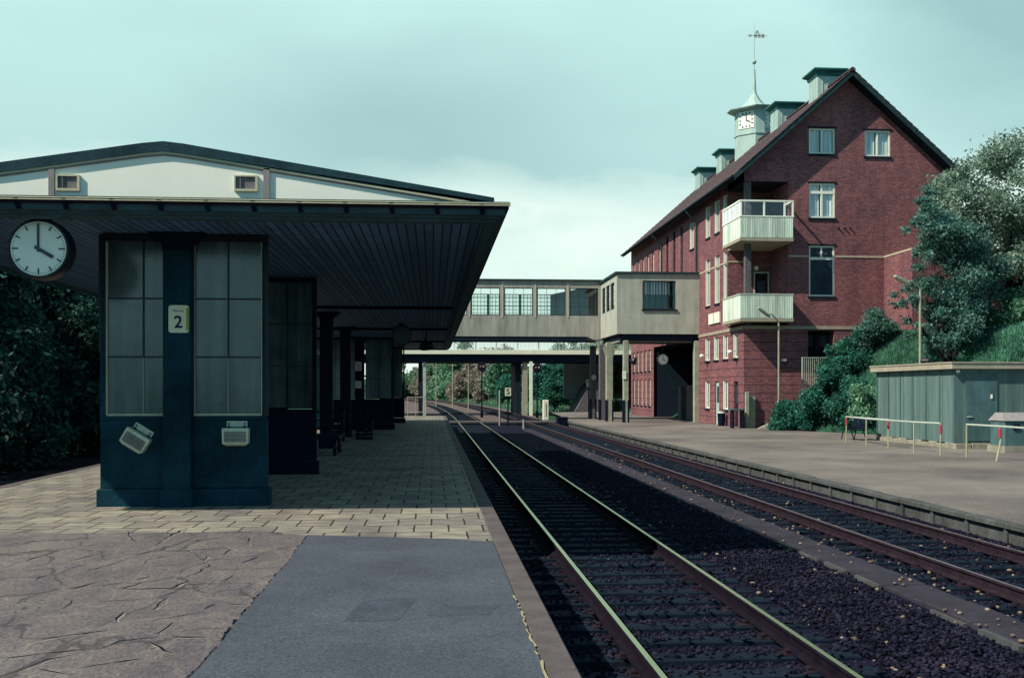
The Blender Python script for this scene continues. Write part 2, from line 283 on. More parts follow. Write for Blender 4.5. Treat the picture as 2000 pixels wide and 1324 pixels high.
M = dict(
    paver=paver_mat(), cracked=cracked_mat(), brick=brick_mat('red_brick'), brick_low=brick_mat('banded_brick', True),
    asphalt=mat('asphalt_patch', (0.067, 0.076, 0.096), 0.9, var=0.22, scale=0.9, fine=90, bmp=0.4, speck=.38),
    stain=mat('damp_asphalt', (0.055, 0.065, 0.084), 0.9, var=0.25, scale=3, fine=90, speck=.38),
    coping=mat('coping_concrete', (0.105, 0.088, 0.088), 0.85, var=0.3, scale=2.5, fine=50, bmp=0.4),
    edge_line=mat('worn_edge_line', (0.32, 0.29, 0.17), 0.8, var=0.3, scale=8),
    plat_side=mat('platform_side_wall', (0.015, 0.017, 0.035), 0.9, var=0.4, scale=3),
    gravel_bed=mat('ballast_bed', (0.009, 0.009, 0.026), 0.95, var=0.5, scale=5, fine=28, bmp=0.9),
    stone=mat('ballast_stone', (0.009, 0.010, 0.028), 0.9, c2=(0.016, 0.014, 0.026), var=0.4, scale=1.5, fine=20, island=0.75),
    pale=mat('pale_stone', (0.19, 0.145, 0.105), 0.85, var=0.3, scale=4, fine=30, island=0.5),
    sleeper=mat('tarred_sleeper', (0.009, 0.017, 0.030), 0.8, var=0.45, scale=6, fine=30, stretch=(0.3, 3, 1), bmp=0.5),
    railtop=mat('polished_rail', (0.66, 0.64, 0.36), 0.36, 1.0, var=0.15, scale=4, stretch=(1, 0.05, 1), bmp=0),
    rustdk=mat('dark_rail_web', (0.010, 0.007, 0.014), 0.95, var=0.4, scale=5),  # darker rust tone for the sides of the polished rails
    rust=mat('rusty_steel', (0.024, 0.015, 0.022), 0.95, var=0.4, scale=5, fine=30),
    railold=mat('dull_rail', (0.20, 0.17, 0.18), 0.5, 0.6, var=0.3, scale=4, bmp=0),
    trough=mat('trough_lid', (0.04, 0.036, 0.05), 0.9, var=0.3, scale=2, fine=60),
    kerb=mat('old_concrete', (0.075, 0.08, 0.08), 0.9, var=0.45, scale=2.2, fine=35, bmp=0.5, stretch=(1, 1, 0.4)),
    rplat=mat('worn_asphalt', (0.108, 0.09, 0.094), 0.9, var=0.2, scale=0.22, fine=26, bmp=0.3, c2=(0.20, 0.175, 0.15), speck=.45),
    linepaint=mat('faded_line', (0.3, 0.27, 0.22), 0.8, var=0.35, scale=6),
    white=mat('white_board', (0.86, 0.88, 0.77), 0.6, var=0.03, scale=1.5, fine=30, bmp=0.03),
    trim=mat('grey_trim', (0.26, 0.24, 0.24), 0.6, var=0.15, scale=6),
    cream=mat('cream_paint', (0.5, 0.48, 0.33), 0.5, var=0.12, scale=6),
    felt=mat('roof_felt_edge', (0.02, 0.055, 0.07), 0.75, var=0.35, scale=3, fine=30),
    fascia=mat('fascia_paint', (0.035, 0.08, 0.095), 0.55, var=0.3, scale=4, fine=30, stretch=(0.5, 1, 1)),
    soffit=plank_mat('soffit_boards', (0.07, 0.15, 0.27), 0.125, 0, 0.08),
    green=mat('dark_green_paint', (0.005, 0.036, 0.055), 0.6, var=0.5, scale=1.3, fine=70, bmp=0.3, speck=.35),
    dark=mat('dark_steel', (0.004, 0.007, 0.022), 0.6, var=0.3, scale=4),
    black=mat('black_paint', (0.003, 0.004, 0.014), 0.45, var=0.2, scale=4),
    sglass=screen_glass(),
    whitewood=mat('white_window_paint', (0.82, 0.83, 0.70), 0.5, var=0.08, scale=6),
    greypaint=mat('pale_grey_paint', (0.42, 0.47, 0.40), 0.55, var=0.15, scale=8),
    concrete=mat('pale_render', (0.40, 0.415, 0.35), 0.85, var=0.12, scale=1.1, fine=12, bmp=0.25, streak=.18),
    conc_stain=mat('stained_render', (0.37, 0.36, 0.31), 0.85, var=0.2, scale=0.6, fine=14, bmp=0.2, stretch=(1, 1, 0.6), streak=.3),
    column=mat('column_render', (0.30, 0.31, 0.235), 0.8, var=0.2, scale=2, fine=20),
    band=mat('stone_band', (0.34, 0.31, 0.235), 0.8, var=0.18, scale=3),
    lime=mat('pale_band', (0.42, 0.36, 0.27), 0.8, var=0.15, scale=3),
    tile=plank_mat('roof_tiles', (0.10, 0.072, 0.08), 0.28, 1, 0.45, 0.85),
    soff2=mat('dark_eaves', (0.012, 0.02, 0.03), 0.7, var=0.3, scale=3),
    barge=mat('bargeboard', (0.022, 0.05, 0.055), 0.7, var=0.4, scale=3),
    copper=mat('verdigris_copper', (0.36, 0.49, 0.45), 0.7, var=0.2, scale=2.5, stretch=(1, 1, 0.3)),
    copper_dk=mat('dark_verdigris', (0.03, 0.14, 0.13), 0.7, var=0.3, scale=3),
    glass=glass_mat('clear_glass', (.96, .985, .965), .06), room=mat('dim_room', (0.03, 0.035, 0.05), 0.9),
    pane=mat('house_glass', (0.035, 0.055, 0.075), 0.12, var=0.3, scale=2, bmp=0),
    curtain=plank_mat('net_curtain', (0.62, 0.68, 0.74), 0.09, 3, 0.55),
    curtain_w=plank_mat('warm_curtain', (0.48, 0.38, 0.32), 0.2, 3, 0.5),
    panel=plank_mat('ribbed_panel', (0.66, 0.75, 0.64), 0.115, 3, 0.55),
    metalshed=plank_mat('shed_boards', (0.10, 0.165, 0.155), 0.105, 3, 0.62),
    sheddoor=mat('shed_door_paint', (0.07, 0.135, 0.14), 0.6, var=0.2, scale=2, streak=.25, speck=.2),
    blocks=mat('pale_blocks', (0.27, 0.25, 0.2), 0.85, var=0.3, scale=3),
    red=mat('red_paint', (0.45, 0.03, 0.06), 0.5, var=0.1), yellowish=mat('faded_yellow_paint', (0.33, 0.33, 0.21), 0.55, var=0.15),
    poster=mat('notice_paper', (0.5, 0.52, 0.44), 0.6, var=0.05),
    signface=mat('sign_enamel', (0.72, 0.74, 0.50), 0.45, var=0.04), signedge=mat('sign_yellow', (0.28, 0.31, 0.04), 0.5, var=0.05),
    ink=mat('sign_ink', (0.03, 0.02, 0.07), 0.6, var=0.1), inkfaint=mat('worn_ink', (0.2, 0.2, 0.2), 0.6),
    dial=mat('clock_dial', (0.90, 0.94, 0.80), 0.35, var=0.06, scale=4, bmp=0), handm=mat('clock_hand', (0.06, 0.07, 0.11), 0.5),
    binm=mat('bin_enamel', (0.48, 0.55, 0.42), 0.5, var=0.2, scale=10),
    grill=plank_mat('grille', (0.25, 0.27, 0.24), 0.022, 2, 0.3),
    mesh_=mat('vent_mesh', (0.16, 0.15, 0.16), 0.7, var=0.35, fine=120),
    bark=mat('bark', (0.02, 0.018, 0.022), 0.9, var=0.4, scale=5, stretch=(1, 1, 0.3)),
    leafA=leaf_mat('blossoming_leaves', (0.10, 0.20, 0.17), (0.30, 0.40, 0.30), 0.45),
    leafB=leaf_mat('dark_leaves', (0.03, 0.11, 0.10), (0.13, 0.26, 0.21), 0.45),
    leafC=leaf_mat('bush_leaves', (0.012, 0.075, 0.06), (0.045, 0.20, 0.14), .35),
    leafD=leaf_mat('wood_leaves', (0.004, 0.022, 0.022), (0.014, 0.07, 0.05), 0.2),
    leafE=leaf_mat('olive_brown_twigs', (0.17, 0.19, 0.13), (0.30, 0.25, 0.22), 0.4),
    leafF=leaf_mat('bright_leaves', (0.05, 0.16, 0.10), (0.17, 0.33, 0.20), 0.35),
    grassm=leaf_mat('grass_blades', (0.025, 0.12, 0.085), (0.10, 0.27, 0.18), .35),
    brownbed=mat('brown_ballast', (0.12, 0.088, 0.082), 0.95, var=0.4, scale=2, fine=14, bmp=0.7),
    paleslab=mat('pale_chipped_edge', (0.27, 0.25, 0.2), 0.9, var=.3),
    darksoil=mat('dark_soil', (0.003, 0.005, 0.012), 0.95, var=0.4, scale=2),
    dial_shaded=mat('shaded_clock_dial', (0.05, 0.08, 0.09), 0.4, var=0.1),  # darkened copy of the clock dial, canopy shade put into its colour
    soil=mat('grassy_soil', (0.025, 0.075, 0.04), 0.95, var=0.4, scale=1.5, fine=12, bmp=0.6),
    girder=mat('bridge_girder', (0.012, 0.02, 0.035), 0.7, var=0.2), whitebeam=mat('bridge_edge_beam', (0.82, 0.86, 0.68), 0.6, var=0.08, scale=1.5),
    railing=mat('bridge_railing', (0.42, 0.5, 0.47), 0.6, var=0.2), cobble=mat('cobbled_slope', (0.12, 0.11, 0.12), 0.9, var=0.4, scale=6, fine=20, bmp=0.6),
    housew=mat('sunny_house_wall', (0.75, 0.72, 0.5), 0.7, var=0.05), lampglass=mat('lamp_diffuser', (0.34, 0.37, 0.28), 0.35, var=0.1),
    redlens=mat('signal_lens', (0.5, 0.22, 0.2), 0.2), pinkpaint=mat('pale_pink_sign', (0.5, 0.4, 0.38), 0.5, var=0.1),
)
# ------------------------------------------------------------------ terrain
def smooth(t): t = np.clip(t, 0, 1); return t * t * (3 - 2 * t)
def cx(Y): return -(max(0.0, Y - 70)) ** 2 / 3600.0
def hill(X, Y):
    X = np.asarray(X, float); Y = np.asarray(Y, float)
    z = np.full(np.broadcast(X, Y).shape, -0.8)
    x0 = 17.6 + (55 - np.minimum(Y, 55)) * 0.35
    h1 = 5.6 * smooth((X - x0) / 7.5) * smooth((Y - 42.3) / 2.5) * (Y < 1000)
    c = -(np.maximum(0, Y - 70)) ** 2 / 3600.0
    h2 = np.where(Y > 92, 9.5 * smooth((X - (10.0 + c)) / 34) * smooth((Y - 92) / 25), 0)
    h3 = 4.0 * smooth((-X - 15) / 20)
    return z + np.maximum(np.maximum(h1 * smooth((150 - Y) / 50), h2), h3)
xs = np.concatenate([np.arange(-400, -40, 30), np.arange(-40, 50, 0.9), np.arange(50, 500, 30)])
ys = np.concatenate([np.arange(-300, -20, 25), np.arange(-20, 130, 0.9), np.arange(130, 330, 4), np.arange(330, 900, 50)])
XX, YY = np.meshgrid(xs, ys); ZZ = hill(XX, YY) + np.where(hill(XX, YY) > -0.7, 0.08 * np.sin(XX * 1.7) * np.cos(YY * 1.3), 0)
V = np.stack([XX, YY, ZZ], -1).reshape(-1, 3); nx = len(xs)
ii = (np.arange(len(ys) - 1)[:, None] * nx + np.arange(nx - 1)[None, :]).ravel()
struct(raw_mesh('ground', V, 4, np.stack([ii, ii + 1, ii + nx + 1, ii + nx], -1).ravel(), M['soil']))
# track bed (ballast) strip following the line
mb = MB(); Ys = list(np.arange(-12, 70, 2)) + list(np.arange(70, 330, 5)); rows = []
for Y in Ys:
    c = cx(Y); w = 9.2 if Y < 95 else 10.4
    for X in (-14 if Y > 66 else 0.5, 1.0, 2.5, 4.5, 7.2, w): mb.v.append((X + c, Y, -0.775 + (0.03 if X in (4.5,) else 0)))
for i in range(len(Ys) - 1):
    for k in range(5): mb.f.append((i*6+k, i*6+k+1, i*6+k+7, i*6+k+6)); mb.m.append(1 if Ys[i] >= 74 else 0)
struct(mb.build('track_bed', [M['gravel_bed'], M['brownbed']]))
mb = MB().quad((-14, -12, -0.775), (-7.5, -12, -0.775), (-7.5, 66, -0.775), (-14, 66, -0.775))
struct(mb.build('track_bed', M['darksoil']))
# island platform
XI0, XI1, PE = -7.42, 0.84, 66.0
pf = MB(); pf.box(XI0, XI1, -12, PE, -0.8, -0.08, 0)
pl = struct(pf.build('platform', M['plat_side']))
pb = at(600, 1045, 1)  # unused ratio, surveyed corners below
A = gnd(600, 1045, 0); B = gnd(977, 1064, 0); Cc = gnd(380, 1324, 0); L0 = gnd(0, 1032, 0)
cop = MB()
Yc = -12.0
while Yc < PE:
    cop.bev(0.66, 0.86, Yc + 0.006, min(Yc + 1.0, PE) - 0.006, -0.1, 0.004, 0.012); Yc += 1.0
cop.build('coping', M['coping'], pl)
cop = MB()
Yc = -12.0
while Yc < PE:
    cop.bev(XI0 - 0.02, XI0 + 0.18, Yc + 0.006, min(Yc + 1.0, PE) - 0.006, -0.1, 0.004, 0.012); Yc += 1.0
cop.build('coping', M['coping'], pl)
s1 = MB().poly([(XI0 + 0.18, 12.0, 0), (0.66, 11.2, 0), (0.66, PE, 0), (XI0 + 0.18, PE, 0)])
s1.build('slab_paving', M['paver'], pl)
# cracked area: uneven edge towards the slabs
edge = [(XI0 + 0.18, 12.15)]
for k in range(1, 12):
    edge.append((XI0 + 0.18 + k * (A.x + 0.02 - XI0 - 0.18) / 12, 12.2 + R.uniform(-0.09, 0.09)))
pts = [(XI0 + 0.18, -12, 0.004), (0.66, -12, 0.004), (0.66, 4, 0.004), (A.x + 0.02, 11.75, 0.004)] + [(x, y, 0.004) for x, y in reversed(edge)]
MB().poly(pts).build('cracked_paving', M['cracked'], pl)
def ribbon(mb, pts, z, wmin, wmax, sub=.09):
    P_ = []
    for a_, b_ in zip(pts, pts[1:]):
        n_ = max(2, int((b_ - a_).length / sub))
        for q in range(n_): P_.append(a_.lerp(b_, q / n_) + Vector((R.uniform(-.018, .018), R.uniform(-.018, .018), 0)))
    P_.append(pts[-1]); L = len(P_) - 1; prev = None
    for i_, p_ in enumerate(P_):
        d_ = (P_[min(i_ + 1, L)] - P_[max(i_ - 1, 0)]).normalized(); nn = Vector((-d_.y, d_.x, 0))
        w_ = R.uniform(wmin, wmax) * min(1, .25 + 3 * min(i_, L - i_) / max(L, 1)); cur = (p_ - nn * w_ / 2, p_ + nn * w_ / 2)
        cur = [Vector((q.x, q.y, z)) for q in cur]
        if prev: mb.quad(prev[0], cur[0], cur[1], prev[1])
        prev = cur
CR = [[(0,600),(130,565),(330,500)],[(190,665),(260,640)],[(430,485),(545,465)],[(480,620),(660,565),(720,540)],[(400,720),(540,680)],[(355,830),(400,780)],[(650,895),(690,845)],[(700,390),(760,450)],[(870,475),(960,410),(1050,372)],[(1055,455),(1250,425)],[(1385,430),(1390,465)],[(750,525),(900,500),(920,480)],[(830,553),(940,533)],[(940,510),(1100,495),(1290,490)],[(1240,525),(1290,495)],[(1345,572),(1445,535)],[(1150,530),(1140,560)],[(1030,655),(1110,620),(1185,572)],[(760,665),(840,645)],[(690,715),(800,680)],[(955,715),(1050,668)],[(910,745),(980,735)],[(860,830),(940,760)],[(1250,670),(1300,640)],[(1190,610),(1530,600)],[(1150,825),(1210,800)],[(1260,797),(1380,803)],[(820,900),(1080,855),(1190,838)],[(880,970),(960,905)],[(570,1050),(650,1010),(880,985)],[(180,1010),(390,975),(610,945)],[(0,1105),(240,1080),(490,1050)],[(0,1205),(270,1110),(400,1085)],[(440,1160),(620,1130),(800,1105)],[(940,985),(1160,985)],[(0,520),(200,505),(390,490)],[(60,410),(220,375)],[(620,715),(860,715),(1180,712)],[(880,610),(940,605)],[(540,790),(700,778),(860,768)],[(100,620),(300,600)],[(230,1160),(300,1185),(420,1195)],[(820,1010),(960,1075)],[(1060,690),(1400,685)],[(370,565),(560,515)]]
mb = MB()
for c_ in CR: ribbon(mb, [gnd(x / 2.857, 900 + y / 2.857, 0) for x, y in c_], .0065, .004, .021)
tag(mb.build('crack', M['dark'], pl), None, kind='stuff')
mb = MB()
for c_ in CR[::2]: ribbon(mb, [gnd(x / 2.857 + 3, 900 + y / 2.857 + 3, 0) for x, y in c_], .0055, .004, .02)
tag(mb.build('crack_lip', M['paleslab'], pl), None, kind='stuff')
# asphalt patch, wavy left edge
n = 90; le = []; wj = 0.0
for k in range(n + 1):
    t = k / n; p = A.lerp(Cc, t); wj = wj * .75 + R.uniform(-0.008, 0.008); w = wj + 0.02 * math.sin(t * 5)
    le.append((p.x + w, p.y + R.uniform(-0.02, 0.02), 0.008))
pd = Cc + (Cc - A).normalized() * 6
pts = le + [(pd.x, pd.y, 0.008), (0.655, pd.y, 0.008), (0.655, 11.1, 0.008), (B.x - 0.5, 11.35, 0.008)]
MB().poly(pts).build('asphalt_patch', M['asphalt'], pl)
# broken dark gap along the patch edge and weeds
mb = MB()
for k in range(n):
    if R.random() < 0.75:
        a, b = Vector(le[k]), Vector(le[k + 1]); w = R.uniform(0.003, 0.011) * (1 + 2.5 * (abs(k - 70) < 4)); o = Vector((-w, 0, 0.004)); z = Vector((0, 0, 0.004))
        mb.quad(a + o * 1.0, b + Vector((-R.uniform(0.002, 0.02), 0, 0.004)), b + z, a + z)
mb.build('edge_gap', M['dark'], pl)
for (x0, y0, x1, y1) in ((685, 1208, 800, 1175), (850, 1200, 965, 1185)):
    a = gnd(x0, y0, 0); b = gnd(x1, y1, 0); pts = []
    for k in range(16):
        an = 2 * PI * k / 16; cxx, cyy = (a.x + b.x) / 2, (a.y + b.y) / 2; rx, ry = abs(b.x - a.x) / 2, abs(b.y - a.y) / 2 + 0.03
        sx = max(-1, min(1, 1.5 * math.cos(an))); sy2 = max(-1, min(1, 1.5 * math.sin(an)))
        pts.append((cxx + rx * sx + sy2 * .06 + R.uniform(-.012, .012), cyy + ry * sy2 * 1.3 + R.uniform(-.012, .012), 0.0095))
    MB().poly(pts).build('repair_patch', M['stain'], pl)
# worn yellow edge line between patch and coping
mb = MB(); Yv = 3.0; pv = None
while Yv < 8.2:
    w = R.uniform(0.002, 0.012); x = 0.65 + R.uniform(-0.012, 0.012); q = (x - w, x + w, Yv)
    if pv and R.random() < 0.85: mb.quad((pv[0], pv[2], 0.0125), (pv[1], pv[2], 0.0125), (q[1], q[2], 0.0125), (q[0], q[2], 0.0125))
    pv = q; Yv += R.uniform(0.04, 0.1)
mb.build('edge_line', M['edge_line'], pl)
# side platform by the station building
RP = -0.45
rp = MB().poly([(9.2, -12, RP), (60, -12, RP), (60, 42.5, RP), (22.2, 43.5, RP), (20.2, 49, RP), (18.4, 53, RP), (17.6, 56, RP), (19, 60, RP), (22, 66, RP), (22, 100, RP), (11.4, 100, RP), (10.2, 80, RP), (9.2, 70, RP)])
rpo = struct(rp.build('side_platform', M['rplat']))
mb = MB(); Yc = -12.0
while Yc < 70:
    mb.bev(9.02, 9.24, Yc + 0.008, Yc + 1.19, -0.53, RP + 0.006 + R.uniform(-0.008, 0.008), 0.015)
    mb.box(9.10, 9.2, Yc, Yc + 1.2, -0.85, -0.53); mb.box(9.06, 9.1, Yc - 0.05, Yc + 0.05, -0.85, -0.53); Yc += 1.2
mb.build('platform_edge', M['kerb'], rpo)
mb = MB(); pp = [gnd(x, y, RP) for x, y in ((1440, 849), (1560, 866), (1700, 886), (1820, 902), (1950, 921))]
for a, b in zip(pp, pp[1:]):
    mb.quad(a + Vector((0, -.05, .004)), b + Vector((0, -.04, .004)), b + Vector((0, .05, .004)), a + Vector((0, .04, .004)))
mb.build('faded_line', M['linepaint'], rpo)
# boarded crossing
mb = MB()
for k in range(5): mb.box(0.9, 9.0, 71.0 + k * 0.42, 71.0 + k * 0.42 + 0.4, -0.62, -0.53)
struct(mb.build('path', M['coping']), 'pale boarded foot crossing laid over both tracks')
# cable trough between the tracks
mb = MB(); Yc = -4.0
while Yc < 62:
    mb.bev(5.44, 5.98, Yc + 0.006, Yc + 0.994, -0.82, -0.70 + R.uniform(-0.006, 0.006), 0.01); Yc += 1.0
tr = tag(mb.build('cable_trough', M['trough']), 'flat concrete cable trough running between the two tracks', 'cable trough')
Yc = 6.0
while Yc < 40:
    MB().box(5.36 + R.uniform(-.01, .01), 5.41, Yc, Yc + 0.7, -0.8, -0.70 + R.uniform(-.02, .015)).build('edge_board', M['kerb'], tr); Yc += 1.0 if R.random() < .8 else 2.0
# ------------------------------------------------------------------ tracks
RPF = [(-0.065, -0.155), (0.065, -0.155), (0.065, -0.14), (0.012, -0.12), (0.012, -0.04), (0.034, -0.03), (0.034, -0.010), (0.025, 0.0), (-0.025, 0.0), (-0.034, -0.010), (-0.034, -0.03), (-0.012, -0.04), (-0.012, -0.12), (-0.065, -0.14)]
def rail(X, mats, parent, zt=-0.55, Y0=-10, Y1=300):
    Yl = [Y0] + list(np.arange(0, 70, 5)) + list(np.arange(70, Y1 + 1, 6)); n = len(RPF); mb = MB()
    for Y in Yl:
        c = cx(Y)
        for (u, w) in RPF: mb.v.append((X + c + u, Y, zt + w))
    for i in range(len(Yl) - 1):
        for k in range(n):
            j = (k + 1) % n; mb.f.append((i*n+k, i*n+j, (i+1)*n+j, (i+1)*n+k)); mb.m.append(0 if k == 7 else 1)
    return mb.build('rail', mats, parent)
def track(XL, XR, label, mats, half, Yend):
    xc = (XL + XR) / 2
    t = thing('railway_track', label, 'railway track', (xc, 0, -0.7))
    rail(XL, mats, t, Y1=Yend); rail(XR, mats, t, Y1=Yend)
    mb = MB().bev(xc - half, xc + half, 6 - .12, 6 + .12, -0.85, -0.715, 0.012)
    s0 = mb.build('sleeper', M['sleeper'], t)
    # tie plates belong to the sleepers
    pls = []
    for X in (XL, XR):
        mp = MB(); mp.bev(X - .16, X + .16, 6 - .08, 6 + .08, -0.716, -0.702, .006); mp.box(X - .12, X - .08, 5.96, 6.04, -0.703, -0.675); mp.box(X + .08, X + .12, 5.96, 6.04, -0.703, -0.675)
        pls.append(mp.build('tie_plate', M['rust'], s0))
    for k in range(1, 100):
        s = s0.copy(); col.objects.link(s); s.parent = t; s.location = (R.uniform(-.03, .03), 0.6 * k + R.uniform(-.02, .02), R.uniform(-.012, .006))
        for p0 in (pls if k < 45 else ()): q = p0.copy(); col.objects.link(q); q.parent = s
    mb = MB(); Y = 66.0
    while Y < min(Yend, 160): mb.box(xc - half + cx(Y), xc + half + cx(Y), Y - .12, Y + .12, -0.85, -0.715); Y += 0.6
    tag(mb.build('sleeper', M['sleeper'], t), None, kind='stuff')
track(1.77, 3.27, 'railway track with bright polished rails beside the slab platform', [M['railtop'], M['rustdk']], 1.3, 300)
track(6.52, 8.02, 'railway track with rusty brown rails beside the low side platform', [M['railold'], M['rust']], 1.2, 300)
# ballast stones
def stones(name, N, gen, smin, smax, m, label):
    ph = (1 + 5 ** .5) / 2
    ico = np.array([(-1,ph,0),(1,ph,0),(-1,-ph,0),(1,-ph,0),(0,-1,ph),(0,1,ph),(0,-1,-ph),(0,1,-ph),(ph,0,-1),(ph,0,1),(-ph,0,-1),(-ph,0,1)]) / 1.9
    fc = np.array([(0,11,5),(0,5,1),(0,1,7),(0,7,10),(0,10,11),(1,5,9),(5,11,4),(11,10,2),(10,7,6),(7,1,8),(3,9,4),(3,4,2),(3,2,6),(3,6,8),(3,8,9),(4,9,5),(2,4,11),(6,2,10),(8,6,7),(9,8,1)])
    P = gen(N); N = len(P)
    s = rng.uniform(smin, smax, (N, 1, 1)) * rng.uniform(0.6, 1.3, (N, 1, 3)) * np.array([1.1, 1.1, 0.75])
    v = ico[None] * (1 + rng.uniform(-.28, .28, (N, 12, 3))) * s
    a = rng.uniform(0, 2 * PI, N); ca, sa = np.cos(a)[:, None], np.sin(a)[:, None]
    v = np.stack([v[..., 0] * ca - v[..., 1] * sa, v[..., 0] * sa + v[..., 1] * ca, v[..., 2]], -1) + P[:, None, :]
    idx = (fc[None] + (np.arange(N) * 12)[:, None, None]).reshape(-1)
    return tag(raw_mesh(name, v.reshape(-1, 3), 3, idx, m), label, kind='stuff')
def gen_b(N):
    Y = 5.5 + 34 * rng.random(N) ** 1.7; X = rng.uniform(0.92, 9.05, N)
    z = np.full(N, -0.765) + rng.uniform(-.012, .012, N)
    onsl = (np.abs(((Y - 6) / 0.6 + .5) % 1 - .5) * .6 < .13) & ((np.abs(X - 2.52) < 1.32) | (np.abs(X - 7.27) < 1.22))
    keep = (~onsl | (rng.random(N) < 0.3)) & ~((X > 5.33) & (X < 6.0)) & ~(np.abs(X - 1.77) < .07) & ~(np.abs(X - 3.27) < .07) & ~(np.abs(X - 6.52) < .07) & ~(np.abs(X - 8.02) < .07)
    z = np.where(onsl, -0.70, z) + np.where((X > 3.85) & (X < 5.3), 0.03 + .05 * np.exp(-((X - 4.6) / .6) ** 2), 0)
    return np.stack([X, Y, z], -1)[keep]
stones('gravel', 110000, gen_b, .010, .027, M['stone'], 'dark coarse track ballast')
def gen_p(N):
    X = np.where(rng.random(N) < .62, rng.uniform(3.7, 6.4, N), rng.uniform(5.9, 9.0, N)); Y = 7 + 38 * rng.random(N) ** 1.4
    X = np.where(rng.random(N) < .04, rng.uniform(1.0, 3.6, N), X)
    return np.stack([X, Y, np.where((X > 5.33) & (X < 6.0), -.68, -.715)], -1)
stones('pebbles', 900, gen_p, .010, .034, M['pale'], 'pale stones scattered over the dark ballast')
# ------------------------------------------------------------------ canopy of the island platform
YF, YB, XCL, XCR = 13.0, 55.5, -7.98, 0.98
cn = thing('platform_canopy', 'long low platform canopy with white gable board and dark boarded soffit', 'canopy', (-3.4, YF, 0))
prof = [(0, 4.045), (0, 4.0), (-.04, 3.992), (-.06, 3.885), (-.11, 3.88), (-.12, 3.85), (-.17, 3.845), (-.18, 3.812), (-.24, 3.802), (-.3, 3.80), (-.3, 3.90)]
rings = [[(XCL - o, YF - o, z), (XCR + o, YF - o, z), (XCR + o, YB + o, z), (XCL - o, YB + o, z)] for o, z in prof]
MB().loft(rings, cap=False).build('fascia', M['fascia'], cn)
MB().quad((XCL + .25, YF + .25, 3.88), (XCL + .25, YB - .25, 3.88), (XCR - .25, YB - .25, 3.88), (XCR - .25, YF + .25, 3.88)).build('soffit', M['soffit'], cn)
MB().box(XCL + .01, XCR - .01, YF + .01, YB - .01, 3.96, 4.04).build('deck', M['rust'], cn)
MB().box(XCL - .012, XCR + .012, YF - .012, YF + .01, 4.018, 4.032).box(XCL - .012, XCR + .012, YF - .016, YF + .004, 3.992, 4.005).build('gutter_edge', M['cream'], cn)
X = -5.13 - .572 * 4
while X < XCR:
    MB().prism([(X, YF - .02, 4.01), (X + .055, YF - .02, 4.01), (X + .075, YF + .035, 3.885), (X + .02, YF + .035, 3.885)], (0, .025, 0)).build('gutter_bracket', M['dark'], cn); X += .572
YG = 13.18; ax_ = -3.37
def rz(X): return 4.79 - 0.1605 * abs(X - ax_)
sh = 0.125
th_ = [(-7.55, rz(-7.55)), (-5.2, rz(-5.2)), (ax_ - .25, rz(ax_ - .25) - .006), (ax_, rz(ax_) - .02), (ax_ + .25, rz(ax_ + .25) - .006), (0.79, rz(0.79))]
rf = [(x, YG - .045, z) for x, z in th_] + [(x, YG - .045, z - (sh if 0 < i < 5 else 0.055)) for i, (x, z) in reversed(list(enumerate(th_)))]
MB().prism(rf, (0, YB - YG - .2, 0)).build('roof', M['felt'], cn)
tm = [(x, YG - .03, z - sh - .001) for x, z in th_[0:6]]
mold = [(x, YG - .03, z - sh + (.0 if 0 < i < 5 else .03)) for i, (x, z) in enumerate(th_)] ; mold = mold + [(x, y, z - .028) for x, y, z in reversed(mold)]
MB().prism(mold, (0, .06, 0)).build('verge_trim', M['cream'], cn)
mold2 = [(x, YG - .012, z - .028) for (x, y, z) in mold[:6]]; mold2 = mold2 + [(x, y, z - .02) for x, y, z in reversed(mold2)]
MB().prism(mold2, (0, .02, 0)).build('verge_trim', M['trim'], cn)
gb = [(x, YG, z - sh - .01) for x, z in th_[1:5]]; gb = [(-7.4, YG, 4.05)] + gb + [(.35, YG, 4.05)]
MB().prism(gb, (0, .05, 0)).build('gable_board', M['white'], cn)
for (x0, x1) in ((96, 107), (515, 527)):
    a, b = at(x0, 330, YG), at(x1, 384, YG); MB().box(a.x, b.x, YG - .03, YG - .002, 4.047, a.z + .0).build('cover_strip', M['trim'], cn)
for (x0, y0, x1, y1) in ((111, 342, 157, 374), (458, 343, 504, 375)):
    a, b = at(x0, y0, YG), at(x1, y1, YG); w = .03
    mb = MB().box(a.x, b.x, YG - .035, YG - .002, b.z, b.z + w).box(a.x, b.x, YG - .035, YG - .002, a.z - w * .6, a.z).box(a.x, a.x + w * .6, YG - .035, YG - .002, b.z + w, a.z - w * .6).box(b.x - w, b.x, YG - .035, YG - .002, b.z + w, a.z - w * .6)
    v = mb.build('vent', M['cream'], cn)
    MB().box(a.x + w * .6, b.x - w, YG - .012, YG - .003, b.z + w, a.z - w * .6).box(a.x + .07, a.x + .085, YG - .03, YG - .012, b.z + w, a.z - w * .6).build('grille', M['mesh_'], v)
for Yb in (27.4, 37.0, 46.5):
    MB().box(XCL + .3, XCR - .45, Yb - .04, Yb + .04, 3.80, 3.879).build('soffit_beam', M['dark'], cn)
